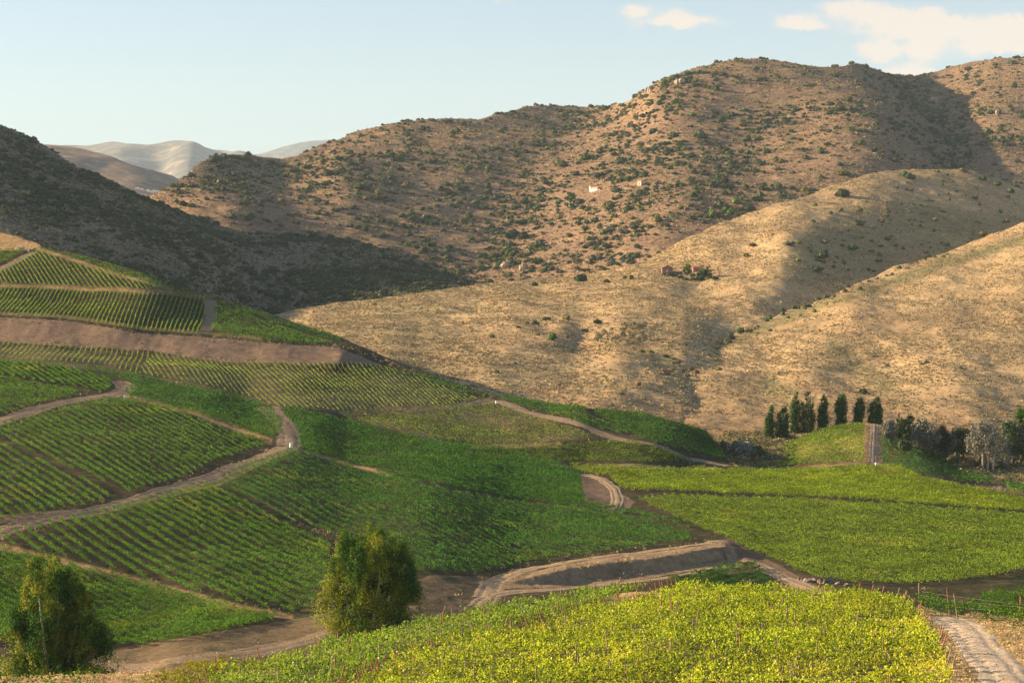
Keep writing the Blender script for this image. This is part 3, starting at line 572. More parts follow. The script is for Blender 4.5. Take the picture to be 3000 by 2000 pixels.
plot(M, [(180, 1070), (280, 1082), (446, 1110), (714, 1165), (790, 1195), (828, 1240), (826, 1270), (800, 1284), (730, 1270), (550, 1210), (380, 1166), (366, 1150), (388, 1132), (350, 1112), (310, 1100)], ((420, 1130), (760, 1225)), 'the wavy strip below the young vines', lm('deep'), gU, order='far', dens=1.3)
plot(M, [(-190, 1100), (0, 1106), (230, 1147), (222, 1164), (130, 1188), (0, 1218), (-190, 1225)], ((0, 1130), (150, 1180)), 'the left vineyard above the first track', lm('mid'), gU, order='far', dens=1.2)
plot(M, [(-190, 1270), (0, 1242), (200, 1198), (330, 1172), (372, 1170), (520, 1208), (640, 1256), (784, 1293), (768, 1308), (640, 1352), (540, 1398), (370, 1448), (300, 1412), (220, 1380), (100, 1330), (0, 1290)], ((250, 1220), (500, 1357)), 'the broad vineyard between the left tracks', lm('mid'), gU, order='far', dens=1.15, vig=.1)
plot(M, [(-190, 1290), (0, 1300), (100, 1342), (220, 1394), (330, 1452), (290, 1478), (130, 1508), (0, 1538), (-190, 1550)], ((0, 1407), (130, 1500)), 'the lower left vineyard beside the second track', lm('mid'), gU, order='px')
plot(M, [(-10, 1575), (120, 1545), (357, 1486), (603, 1420), (680, 1450), (790, 1505), (870, 1550), (968, 1592), (960, 1700), (915, 1784), (848, 1794), (670, 1762), (357, 1680), (27, 1600)], ((304, 1514), (848, 1795)), 'the widely spaced vineyard beside the second tree', lm('mid'), gU, order='px', spacing=1.95, hgt=1.2, wid=.24, dens=1.2, gap=.06, vig=.15)
plot(M, [(-190, 1600), (0, 1612), (357, 1698), (670, 1786), (821, 1806), (800, 1822), (700, 1842), (600, 1868), (446, 1893), (312, 1892), (200, 1885), (-190, 1880)], ((100, 1690), (500, 1850)), 'the dense vineyard behind the left tree', lm('mid'), gU, spacing=1.35, wid=.34, order='far', dens=1.25, vig=.3, gap=0)
plot(M, [(630, 1412), (700, 1378), (850, 1318), (880, 1330), (1000, 1366), (1145, 1402), (1300, 1440), (1500, 1478), (1700, 1495), (1850, 1515), (2020, 1568), (2028, 1588), (1900, 1607), (1720, 1630), (1570, 1647), (1480, 1668), (1391, 1692), (1230, 1684), (1120, 1640), (1000, 1575), (900, 1545), (800, 1500)], ((900, 1400), (1300, 1560)), 'the large dark vineyard in the middle', lm('deep'), gU, order='far', dens=1.1, gap=.1, vig=0, spacing=1.95, wid=.18, hgt=1.2)
plot(M, [(826, 1196), (880, 1202), (1000, 1231), (1268, 1290), (1450, 1318), (1625, 1352), (1697, 1388), (1714, 1474), (1900, 1510), (2048, 1556), (1850, 1508), (1700, 1490), (1500, 1466), (1300, 1428), (1145, 1392), (1000, 1354), (880, 1315), (872, 1262), (835, 1222)], ((1000, 1262), (1600, 1422)), 'the long dark green slope above the middle vineyard', lm('deep'), gU, order='far', dens=1.35, vig=.25, gap=0)
plot(M, [(950, 1214), (1200, 1206), (1428, 1186), (1480, 1196), (1600, 1232), (1772, 1276), (1600, 1298), (1400, 1303), (1268, 1281), (1100, 1246)], ((1050, 1225), (1250, 1300)), 'the sparse brownish vineyard in the middle', lm('olive'), gU, order='px', dens=.9, gap=.15, hgt=.75, wid=.14, spacing=1.3)
plot(M, [(1395, 1311), (1640, 1304), (1817, 1286), (1900, 1302), (2030, 1343), (1960, 1352), (1640, 1352), (1500, 1330)], ((1500, 1312), (1700, 1345)), 'the light green strip above the lower track', lm('olive'), gU, order='far', dens=1.1, hgt=.8, spacing=1.3)
plot(M, [(1460, 1162), (1560, 1176), (1718, 1197), (1712, 1208), (1730, 1224), (1850, 1260), (1830, 1268), (1780, 1262), (1540, 1200), (1464, 1172)], ((1500, 1178), (1800, 1252)), 'the ridge strip above the brownish vineyard', lm('deep'), gU, order='far', dens=1.3)
plot(M, [(1745, 1206), (1770, 1200), (1850, 1208), (2000, 1244), (2068, 1264), (2108, 1305), (2128, 1346), (2085, 1344), (2000, 1318), (1862, 1282), (1852, 1266), (1738, 1216)], ((1800, 1220), (2050, 1300)), 'the deep green block at the end of the ridge', lm('deep'), gU, order='far', dens=1.4, vig=.3, gap=0)
plot(M, [(1662, 1362), (1900, 1370), (2120, 1378), (2250, 1383), (2380, 1374), (2540, 1370), (2640, 1376), (2692, 1402), (2850, 1430), (3000, 1460), (3270, 1475), (3270, 1512), (3000, 1500), (2800, 1487), (2625, 1475), (2400, 1463), (2200, 1456), (2000, 1446), (1850, 1443), (1815, 1434), (1785, 1400), (1705, 1386)], ((1900, 1420), (2600, 1428)), 'the bright strip in front of the mound', lm('sunlit_tone'), gR, order='far', dens=1.3, vig=.25, gap=0)
plot(M, [(1870, 1470), (1950, 1458), (2200, 1466), (2400, 1474), (2625, 1486), (2800, 1498), (3000, 1512), (3270, 1520), (3270, 1675), (3000, 1672), (2900, 1692), (2800, 1706), (2670, 1714), (2500, 1712), (2348, 1686), (2268, 1648), (2190, 1612), (2134, 1580), (2060, 1552), (1960, 1510)], ((2200, 1500), (2700, 1590)), 'the big vineyard field at the right', lm('olive'), gR, order='far', dens=1.25, vig=.25, gap=0)
plot(M, [(1960, 1715), (2040, 1692), (2090, 1672), (2205, 1652), (2262, 1712), (2270, 1760), (1960, 1760)], ((2060, 1700), (2225, 1672)), 'the small dark plot beside the lower track', lm('hedge'), 'vine rows of the small dark plot', order='far', hgt=1.15, dens=1.7, gap=0, spacing=2.1, wid=.3, vig=.4)
plot(M, [(2880, 1745), (2950, 1725), (3270, 1712), (3270, 1800), (2850, 1800)], ((2900, 1740), (3000, 1730)), 'the green patch at the right edge', lm('mid'), gR, order='far', dens=1.0)
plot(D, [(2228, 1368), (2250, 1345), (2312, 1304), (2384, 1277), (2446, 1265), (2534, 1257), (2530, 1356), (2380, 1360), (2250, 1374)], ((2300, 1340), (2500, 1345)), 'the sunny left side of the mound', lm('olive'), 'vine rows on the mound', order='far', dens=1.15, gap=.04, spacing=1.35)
plot(D, [(2585, 1260), (2670, 1290), (2759, 1326), (2893, 1378), (2910, 1405), (2890, 1420), (2700, 1396), (2640, 1378), (2584, 1364)], ((2620, 1300), (2800, 1380)), 'the shaded right side of the mound', lm('hedge'), 'vine rows on the mound', order='far', dens=1.35, spacing=1.35)  # darker leaf colour puts the shade of this flank into the vines
plot(D, [(2910, 1384), (3000, 1414), (3270, 1435), (3270, 1470), (2950, 1445), (2945, 1410)], ((2950, 1400), (3050, 1440)), 'the patch beyond the curved path', lm('deep'), 'vine rows on the mound', order='far', spacing=1.35)
# the near spur
plot(F, [(900, 2300), (960, 2120), (1150, 1975), (1458, 1885), (1704, 1822), (1900, 1778), (2000, 1738), (2268, 1754), (2504, 1761), (2640, 1782), (2700, 1845), (2735, 1900), (2780, 1990), (2830, 2140), (2870, 2300)], ((1500, 1900), (2600, 1908)), 'the bright yellow-green block', lm('spur'), gN, order='near', spacing=1.95, hgt=1.6, wid=.58, dens=1.5, gap=.05, vig=.3, size=.145)
plot(F, [(590, 2060), (640, 2005), (770, 1964), (1000, 1902), (1190, 1846), (1570, 1783), (1837, 1745), (1880, 1752), (1704, 1800), (1458, 1862), (1150, 1950), (985, 2040), (900, 2120), (860, 2250), (470, 2260)], ((1000, 1940), (1700, 1785)), 'the wired strip along the left crest', lm('spur_edge'), 'wired vine rows along the left crest', order='far', spacing=2.3, hgt=1.4, wid=.8, dens=1.5, gap=.0, vig=.4, size=.15)
plot(F, [(250, 2300), (330, 2120), (430, 2020), (530, 1985), (740, 1958), (755, 1966), (620, 2030), (500, 2140), (420, 2300)], ((450, 2040), (720, 1965)), 'the yellowing strip near the bottom left', lm('gold'), gN, order='px', spacing=1.9, hgt=1.3, wid=.6, dens=1.5, gap=0, vig=.4, size=.13)
plot(F, [(-190, 2080), (-190, 1995), (300, 1987), (330, 2000), (180, 2080)], ((0, 2010), (250, 2005)), 'the low patch in the bottom left corner', lm('mid'), gN, order='far', spacing=2.2, hgt=1.0, wid=.45, dens=1.0, size=.13)
plot(F, [(2690, 1800), (2690, 1782), (2850, 1803), (3000, 1814), (3300, 1852), (3300, 1950), (3100, 1890), (2960, 1842), (2860, 1815)], ((2750, 1800), (3000, 1835)), 'the posts line beyond the farm road', lm('mid'), 'vine rows beyond the farm road', order='far', spacing=2.2, hgt=1.75, wid=.6, dens=1.3, gap=0, vig=.3, size=.15)

# ------------------------------------------------------------------ rows become objects
m_post = plain_mat('rusty_post', (.33, .13, .055), .8, .35, 2.0); m_post2 = plain_mat('weathered_post', (.27, .18, .11), .85, .3, 2.0); m_wire = plain_mat('wire', (.55, .5, .42), .4, .05)
def tube(pts, rad, ns=6):
    pts = np.asarray(pts, float); n = len(pts); rad = np.asarray(rad, float) * np.ones(n)
    T = np.gradient(pts, axis=0); T /= np.linalg.norm(T, axis=1, keepdims=True) + 1e-9
    ref = np.where(np.abs(T[:, 2:3]) > .9, np.array([[1., 0, 0]]), np.array([[0, 0, 1.]]))
    a = np.cross(T, ref); a /= np.linalg.norm(a, axis=1, keepdims=True) + 1e-9; b = np.cross(T, a)
    th = np.arange(ns) / ns * 2 * np.pi
    V = pts[:, None] + rad[:, None, None] * (np.cos(th)[None, :, None] * a[:, None] + np.sin(th)[None, :, None] * b[:, None])
    V = V.reshape(-1, 3); q = []
    for i in range(n - 1):
        for j in range(ns): q.append((i * ns + j, i * ns + (j + 1) % ns, (i + 1) * ns + (j + 1) % ns, (i + 1) * ns + j))
    V = np.vstack([V, pts[-1:]]); t = [((n - 1) * ns + j, (n - 1) * ns + (j + 1) % ns, n * ns) for j in range(ns)]
    return V, np.array(q), np.array(t)
def post_mesh(name, mat, h=1.62, r=.042):
    V, q, t = tube([(0, 0, -.2), (0, 0, h * .5), (.01, .006, h)], [r, r * .95, r * .85], 7)
    o = mesh_obj(name, V, q, t, [mat]); me = o.data; bpy.data.objects.remove(o); return me
PM = [post_mesh('post', m_post), post_mesh('post', m_post2)]
for r in ROWS:
    if not r['near']: # rows hidden behind crests or out of frame count for nothing
        vis = visible(r['X'][::8], r['Y'][::8], r['layer'].h(r['X'][::8], r['Y'][::8]) + r['h'], .0008); r['area'] *= vis.mean()
    else:
        px = 1500 + r['X'] / r['Y'] * F_PX; py = HOR - (r['layer'].h(r['X'], r['Y']) + 1.2) / r['Y'] * F_PX
        r['vis'] = ((px > -30) & (px < 3030) & (py < 2010)).mean()
        r['area'] *= r['vis']
order_ = sorted(range(len(ROWS)), key=lambda i: -ROWS[i]['area']); top = set(order_[:296])
rest_V, rest_m, mats_rest = [], [], []
prr = random.Random(5)
for i, r in enumerate(ROWS):
    C = r['C']; V = leaf_quads(C, r['sz'], N=r['N'])
    if i not in top:
        if r['mat'] not in mats_rest: mats_rest.append(r['mat'])
        rest_V.append(V); rest_m.append(np.full(len(C), mats_rest.index(r['mat']))); continue
    j = int(np.argmin(r['X'])); base = np.array([r['X'][j], r['Y'][j], float(r['layer'].h(r['X'][j], r['Y'][j]))])
    if not r['near']:
        o = mesh_obj('vine_row', V - base, qidx(len(C)), None, [r['mat']]); o.location = base
        tag(o, r['label'], 'vine row', r['group']); continue
    e = empty('vine_row', base); tag(e, r['label'], 'vine row', r['group'])
    mesh_obj('foliage', V - base, qidx(len(C)), None, [r['mat']], parent=e)
    s = r['X'] * r['d'][0] + r['Y'] * r['d'][1]; o_ = np.argsort(s); X, Y = r['X'][o_], r['Y'][o_]
    step = int((6.0 if 'wired' in r['label'] else 8.5) / .25); off = prr.randrange(step)
    ids = [0] + list(range(off + 8, len(X) - 8, step)) + [len(X) - 1]
    P3 = []
    if 'corner' in r['label'] or 'yellowing' in r['label']: ids = []
    for k, ix in enumerate(ids):
        x, y = X[ix] + prr.uniform(-.1, .1), Y[ix] + prr.uniform(-.1, .1); z = float(r['layer'].h(x, y))
        endp = ix in (0, len(X) - 1)
        if (HOR - (z + 1.5) / y * F_PX) > 2060: continue
        right = x / y > .19
        if endp and right and 'block' in r['label'] and prr.random() < .45: continue
        p = bpy.data.objects.new('post', PM[0 if (endp and not right) or prr.random() < .25 else 1]); COL.objects.link(p); p.parent = e
        lean = (-.26 if ix == 0 else .26) if endp else prr.uniform(-.05, .05)
        if right and 'posts line' in r['label']: lean = prr.uniform(-.16, .02)
        p.location = (x - base[0], y - base[1], z - base[2]); sc = prr.uniform(.84, 1.08) * (1.0 if not endp else 1.08); sc *= 1.28 if 'posts line' in r['label'] else 1; p.scale = (1.1, 1.1, sc)
        p.rotation_euler = (prr.uniform(-.05, .05), lean, prr.uniform(0, .3))
        P3.append((x - base[0], y - base[1], z - base[2]))
    if len(P3) > 1 and 'yellow-green block' not in r['label']:
        Vs, Qs, Ts, of = [], [], [], 0
        for hz in (1.05, 1.5):
            v, q, t = tube([(a, b, c + hz + (0 if kk % 2 else .01)) for kk, (a, b, c) in enumerate(P3)], .004, 3)
            Vs.append(v); Qs.append(q + of); Ts.append(t + of); of += len(v)
        mesh_obj('wire', np.vstack(Vs), np.vstack(Qs), np.vstack(Ts), [m_wire], parent=e)
if rest_V:
    n = sum(len(v) for v in rest_V) // 4
    o = mesh_obj('vine_rows_beyond', np.vstack(rest_V), qidx(n), None, mats_rest, midx=np.concatenate(rest_m))
    tag(o, 'the smaller and hidden vine rows filling in the distant terraces', 'vines', kind='stuff')
print('rows', len(ROWS), 'quads', sum(len(r['C']) for r in ROWS), 'rest', len(ROWS) - len(top))

# ------------------------------------------------------------------ shrubs
_bm = bmesh.new(); bmesh.ops.create_icosphere(_bm, subdivisions=2, radius=1.0)
ICO_V = np.array([v.co[:] for v in _bm.verts]); ICO_F = np.array([[v.index for v in f.verts] for f in _bm.faces]); _bm.free()
def lumpy(rx, ry, rz, seed, amp=.35):
    v = ICO_V.copy(); k = 1 + amp * (vnoise(v[:, 0] * 1.7 + seed, v[:, 1] * 1.7 + v[:, 2] * 2.1, seed) + .5 * vnoise(v[:, 0] * 4 + seed, v[:, 1] * 4 - v[:, 2] * 3, seed + 3))
    v = v * k[:, None]; v[:, 2] = np.where(v[:, 2] < 0, v[:, 2] * .45, v[:, 2])
    return v * np.array([rx, ry, rz])
def bush_proto(seed, nleaf=70, ls=.34, core=.88):
    """unit shrub: several small leafy mounds; returns quads verts (4n,3) and core tris"""
    r = np.random.default_rng(seed); nb = r.integers(2, 5); V, T, Q, NQ = [], [], [], []
    of = 0
    for k in range(nb):
        c = np.array([r.normal() * .38, r.normal() * .38, 0.0]) if k else np.zeros(3); rr = r.uniform(.42, .72); hz = rr * r.uniform(.75, 1.15)
        v = lumpy(rr * core, rr * core, hz * .9, seed * 9 + k) + c + [0, 0, hz * .35]; V.append(v); T.append(ICO_F + of); of += len(v)
        p = r.normal(size=(nleaf // nb + 1, 3)); p /= np.linalg.norm(p, axis=1, keepdims=True); p[:, 2] = np.abs(p[:, 2]) * 1.05 - .1
        Q.append(p * [rr, rr, hz] * r.uniform(.88, 1.15, (len(p), 1)) + c + [0, 0, hz * .35]); NQ.append(p)
    return np.vstack(V), np.vstack(T), leaf_quads(np.vstack(Q), ls, r, N=np.vstack(NQ))
PROT = [bush_proto(100 + i) for i in range(10)]
PROT_N = [bush_proto(300 + i, 520, .17, .8) for i in range(4)]
PROT_S = [bush_proto(200 + i, 26, .5) for i in range(6)]
def bush_geo(kind, rad, hgt, rot, small=False):
    pr = PROT_N[kind % 4] if small == 'near' else (PROT_S if small else PROT)[kind % (6 if small else 10)]; c, s = math.cos(rot), math.sin(rot)
    R_ = np.array([[c, s, 0], [-s, c, 0], [0, 0, 1]]) ; S = np.array([rad, rad, hgt])
    return (pr[0] @ R_) * S, pr[1], (pr[2] @ R_) * S
m_sh = [leaf_mat('shrub_leaves_dark', (.040, .062, .026), (.075, .10, .040), (.12, .11, .05), .12, .02),
        leaf_mat('shrub_leaves_grey', (.085, .10, .058), (.13, .14, .078), (.17, .14, .085), .12, .02),
        leaf_mat('shrub_leaves_olive', (.13, .13, .042), (.20, .175, .055), (.26, .20, .07), .2, .03),
        leaf_mat('shrub_leaves_dry', (.20, .14, .085), (.28, .20, .11), (.32, .18, .10), .2, .03),
        leaf_mat('shrub_leaves_silver', (.10, .11, .08), (.30, .29, .23), (.34, .31, .24), .2, .1),
        leaf_mat('shrub_leaves_green', (.06, .11, .025), (.12, .18, .04), (.2, .2, .05), .2, .05)]
SHR = []       # x, y, radius, height, material, label, group
def add_shrub(layer, px, py, wpx, mat, label, group, hr=.8):
    x, y = layer.at(float(px), float(py)); x, y = float(x), float(y); r = wpx / 2 / F_PX * y
    SHR.append((x, y, r, r * 2 * hr * .62, mat, label, group, layer, True))
NM = ['dark green', 'grey-green', 'olive green', 'dry brown', 'silvery', 'green']
gH = 'shrubs scattered over the hills'
g1_list = [(1254, 852, 26, 2, 'beside the left end of the golden ridge'), (1570, 838, 26, 0, 'near the red patch on the golden ridge'), (1703, 828, 56, 0, 'on the golden ridge, the widest there'), (1783, 826, 24, 0, 'on the golden ridge between two wider shrubs'), (1832, 814, 24, 0, 'just left of the brick ruin'), (1848, 815, 30, 2, 'joined to a darker shrub just left of the ruin'),
           (1594, 935, 26, 0, 'at the top of the small clump on the golden slope'), (1545, 952, 22, 0, 'at the left of the small clump on the golden slope'), (1572, 950, 30, 0, 'in the middle of the small clump on the golden slope'), (1661, 936, 30, 2, 'right of the small clump on the golden slope'), (1518, 962, 16, 0, 'low and alone left of the small clump'),
           (1612, 999, 42, 5, 'rounded and largest in the middle of the golden slope'), (1576, 985, 22, 3, 'just left of the large rounded shrub'), (1754, 950, 30, 0, 'at the top of the hedge line by the olive grove'), (1718, 970, 28, 2, 'in the hedge line by the olive grove'), (1661, 984, 22, 3, 'between the large rounded shrub and the hedge line'),
           (1460, 1100, 20, 0, 'low on the golden slope above the ridge vines'), (1509, 1076, 16, 0, 'small, above the dry hollow'), (1884, 1040, 24, 5, 'left of the pair at the hollow'), (1906, 1042, 20, 5, 'right of the pair at the hollow'), (1951, 1105, 46, 3, 'bare and light at the gully mouth'), (1866, 1134, 26, 3, 'below the gully mouth'), (1108, 872, 18, 0, 'on the left golden ridge'), (1053, 886, 22, 2, 'at the far left end of the golden ridge'), (1590, 832, 20, 2, 'just right of the red patch'), (1440, 990, 30, 2, 'pale, left of the large rounded shrub'), (1147, 1038, 14, 0, 'near the earth bank end')]
for a, b_, w_, m_, t_ in g1_list: add_shrub(G1, a, b_, w_, m_, f'{NM[m_]} shrub {t_}', 'shrubs on the golden hills')
for a, b_, w_, m_, t_ in [(2470, 578, 70, 0, 'widest dark clump on the golden crest'), (2388, 606, 18, 0, 'small dark one below the widest clump'), (2516, 622, 28, 2, 'bright one right below the widest clump'), (2433, 632, 26, 2, ''), (2460, 624, 22, 2, ''), (2598, 636, 34, 2, ''), (2384, 654, 20, 0, ''), (2210, 722, 26, 2, ''), (2185, 750, 28, 2, ''), (2308, 718, 30, 1, ''), (2342, 715, 28, 2, ''), (2415, 713, 36, 1, ''),
                          (2495, 730, 36, 5, ''), (2551, 737, 22, 2, ''), (2576, 750, 24, 2, ''), (2339, 760, 26, 2, ''), (2397, 755, 42, 0, ''), (2411, 768, 26, 3, ''), (2473, 772, 28, 2, ''), (2388, 792, 36, 0, ''), (2554, 712, 22, 5, ''), (2647, 732, 18, 2, ''), (2598, 706, 22, 0, ''), (2518, 664, 46, 1, ''), (2580, 652, 30, 3, ''), (2781, 588, 18, 2, ''), (2777, 568, 16, 2, ''), (2759, 622, 18, 2, ''), (2699, 628, 18, 2, ''), (2741, 650, 24, 2, ''),
                          (2714, 606, 20, 3, ''), (2670, 530, 44, 0, ''), (2650, 522, 34, 0, ''), (2826, 574, 18, 2, ''), (2857, 582, 24, 2, ''), (2951, 650, 26, 3, ''), (2870, 690, 26, 2, ''), (2770, 722, 36, 0, ''), (2748, 505, 16, 0, ''), (2775, 515, 16, 0, ''), (2880, 530, 40, 0, ''), (2920, 545, 36, 0, ''), (2960, 565, 30, 0, ''), (2820, 508, 30, 2, '')]:
    add_shrub(G1, a, b_, w_, m_, (f'{NM[m_]} shrub, {t_}' if t_ else f'{NM[m_]} shrub on the golden shoulder'), 'shrubs on the golden shoulder')
for a, b_, w_, m_, t_ in [(2388, 918, 20, 2, 'small tree-like, beside the gully line'), (2346, 930, 16, 2, ''), (2309, 933, 18, 2, ''), (2134, 960, 20, 5, ''), (2257, 969, 18, 0, ''), (2221, 977, 12, 0, ''), (2638, 927, 14, 2, ''), (2520, 1013, 14, 3, ''), (2596, 1062, 20, 3, ''), (2714, 1051, 22, 0, 'darkest of the pair on the right slope'), (2697, 1055, 18, 3, 'left one of the pair on the right slope'), (2812, 1073, 22, 3, ''), (2526, 1157, 36, 0, 'dark and lonely above the poplars'), (2255, 1144, 14, 2, ''),
                          (2758, 868, 16, 3, ''), (2930, 1100, 16, 3, ''), (2040, 1098, 34, 3, 'spreading, at the gully mouth'), (2013, 1108, 24, 3, 'small, at the gully mouth'), (2107, 1080, 18, 2, '')]:
    add_shrub(G2, a, b_, w_, m_, (f'{NM[m_]} shrub, {t_}' if t_ else f'{NM[m_]} shrub standing alone on the right golden slope'), 'shrubs on the right golden slope')
rs = np.random.default_rng(23)
for t in np.linspace(0, 1, 46):      # green line along the gully between the golden hills
    p = np.interp(t, [0, .35, .6, 1], [2080, 2190, 2380, 2790]); q_ = np.interp(p, [2080, 2156, 2260, 2366, 2500, 2625, 2800], [1022, 980, 938, 902, 846, 792, 738])
    add_shrub(G2, p + rs.normal() * 8, q_ + rs.normal() * 4 + 2, rs.uniform(14, 30) * (1 if t < .7 else .8), [0, 5, 2, 1][rs.integers(4)], 'shrub in the green line between the golden hills', 'shrubs along the gully', .9)
for t in np.linspace(0, 1, 15):
    add_shrub(G1, 1985 + 55 * rs.normal() * .5, 1060 + rs.normal() * 22, rs.uniform(12, 26), [2, 3, 1][rs.integers(3)], 'shrub in the loose cluster at the gully mouth', 'shrubs along the gully')
# random shrubs on the brown and dark hills, denser in the gullies
def sample(layer, n, x0, x1, y0, y1, dens, slack=0.0):
    out = []; u0, u1 = (x0 - 1500) / F_PX, (x1 - 1500) / F_PX
    u = rs.uniform(u0, u1, n * 6); Y = np.sqrt(rs.uniform(y0 ** 2, y1 ** 2, n * 6)); x = u * Y
    z = layer.h(x, Y); ok = z > -500
    px = 1500 + F_PX * u; py = HOR - F_PX * z / Y
    ok &= rs.uniform(size=len(u)) < np.clip(dens(px, py, x, Y), 0, 1)
    ok &= visible(x, Y, z + 1.5, slack)
    x, Y, z, px, py = (k[ok][:n] for k in (x, Y, z, px, py)); return x, Y, z, px, py
GUL = [[(1760, 330), (1650, 400), (1560, 540), (1480, 690), (1380, 820)], [(2610, 205), (2700, 300), (2790, 430), (2850, 500)], [(1930, 330), (1860, 450), (1800, 560)], [(640, 480), (700, 560), (760, 640)], [(2330, 360), (2220, 420), (2100, 430)], [(1230, 390), (1180, 460), (1150, 520)]]
def dB(px, py, x, y):
    c = fbm(x, y, 32, 4, 201); d = np.clip(.27 + .42 * c, .10, .8)
    for g, wd in zip(GUL, (70, 55, 45, 30, 50, 45)): d = np.maximum(d, .8 * np.clip(1.5 - dist_line(px, py, g) / wd, 0, 1) * (.55 + .5 * c))
    d = d * np.where((py < 430) & (px < 1560) & (px > 900), .45, 1) * np.where((py < 300) & (px > 2100) & (px < 2520), .4, 1) * np.where((py < 300) & (px > 2720), .35, 1)
    d = d * ((dist_line(px, py, [(1705, 562), (1775, 562)]) > 28) & (np.hypot(px - 1873, py - 542) > 20))
    d = np.maximum(d, .55 * ((py > 700) & (px > 900) & (px < 2000)) * (c > -.15))
    return d
def regB(px, py):
    side = 'left of the gully' if px < np.interp(py, [330, 540, 830], [1700, 1550, 1370]) else ('of the brown dome' if px < np.interp(py, [200, 500], [2600, 2830]) else 'of the far right hill')
    lev = 'near the foot' if py > 620 else ('halfway up' if py > 400 else 'high up')
    return f'{lev} {side}'
x, y, z, px, py = sample(B, 11000, 380, 3250, 1000, 2100, dB)
for i in range(len(x)):
    r = float(np.clip(rs.lognormal(.50, .45), .6, 4.6)); ng = rs.random(); k = 0 if ng < .58 else (1 if ng < .78 else (2 if ng < .92 else 5))
    SHR.append((x[i], y[i], r, r * rs.uniform(.75, 1.15), k, f'{NM[k]} shrub {regB(px[i], py[i])}', 'shrubs on the brown hill', B, False))
def dK(px, py, x, y): return np.clip(.28 + .55 * fbm(x, y, 38, 4, 211), .05, .9)
x, y, z, px, py = sample(K, 4200, -190, 1420, 640, 1200, dK)
for i in range(len(x)):
    r = float(np.clip(rs.lognormal(.42, .42), .6, 3.2)) * min(1, y[i] / 950); k = 0 if rs.random() < .9 else 1
    SHR.append((x[i], y[i], r, r * rs.uniform(.7, 1.0), k, f'{NM[k]} shrub {"upper" if py[i] < 560 else "lower"} {"left" if px[i] < 500 else ("middle" if px[i] < 900 else "right")} on shaded hill', 'shrubs on the shaded left hill', K, False))
def dG(px, py, x, y): return np.clip(.02 + .12 * fbm(x, y, 60, 3, 221), .004, .3)
x, y, z, px, py = sample(G1, 150, 850, 3250, 500, 1250, dG)
for i in range(len(x)):
    k = [0, 1, 2, 2, 3][rs.integers(5)]; r = rs.uniform(.5, 1.3); SHR.append((x[i], y[i], r, r * .8, k, f'small {NM[k]} shrub on the central golden hill, {"left" if px[i] < 1500 else ("middle" if px[i] < 2200 else "right")} part', 'small shrubs on the golden hills', G1, False))
x, y, z, px, py = sample(G1, 120, 2250, 3250, 800, 1250, lambda a, b, c, d: np.where(inpoly(a, b, [(2380, 640), (2700, 520), (3250, 590), (3250, 720), (2625, 790), (2350, 830)]), .5, 0))
for i in range(len(x)):
    k = [2, 2, 1, 0, 5][rs.integers(5)]; r = rs.uniform(.8, 1.9); SHR.append((x[i], y[i], r, r * .9, k, f'{NM[k]} shrub on the right golden shoulder', 'shrubs on the golden shoulder', G1, False))
x, y, z, px, py = sample(B, 150, 2750, 3000, 1200, 1560, lambda a, b, c, d: np.where(a > 2850, .3, .05))
area = [s[2] * s[3] * (F_PX / s[1]) ** 2 * (4 if s[8] else 1) for s in SHR]
oi = sorted(range(len(SHR)), key=lambda i: -area[i]); topS = set(oi[:282])
_by_lab = {}
for i in topS: _by_lab.setdefault(SHR[i][5], []).append(i)
def plural(t): return t.replace(' shrub', ' shrubs', 1).replace('shrub in', 'shrubs in', 1) if ' shrub' in t else t.replace('shrub', 'shrubs', 1)
for t_, L_ in _by_lab.items():
    if len(L_) > 1:
        for k, i in enumerate(sorted(L_, key=lambda i: SHR[i][0] / SHR[i][1])): SHR[i] = SHR[i][:5] + (f'{ORD(k + 1)} from left of the larger {plural(t_)}',) + SHR[i][6:]
bV, bT, bQ, mT, mQ, of = [], [], [], [], [], 0
for i, (x, y, r, h_, k, lab, grp, lay, _) in enumerate(SHR):
    z = float(lay.h(x, y)); small = i not in topS
    V, T, Q = bush_geo(i, r, h_, rs.uniform(0, 6.28), small and r / y * F_PX < 12)
    if i in topS:
        n = len(V); o = mesh_obj('shrub', np.vstack([V, Q]), qidx(len(Q) // 4, n), T, [m_sh[k]]); o.location = (x, y, z - .05); tag(o, lab, 'shrub', grp)
    else:
        bV.append(V + [x, y, z - .05]); bT.append(T + of); of += len(V); mT.append(np.full(len(T), k)); bQ.append(Q + [x, y, z - .05]); mQ.append(np.full(len(Q) // 4, k))
VV = np.vstack(bV); QQ = np.vstack(bQ)
o = mesh_obj('hill_scrub', np.vstack([VV, QQ]), qidx(len(QQ) // 4, len(VV)), np.vstack(bT), m_sh, midx=np.concatenate([np.concatenate(mQ), np.concatenate(mT)]))
tag(o, 'the many smaller shrubs dotted over the brown and shaded hills', 'scrub', kind='stuff')

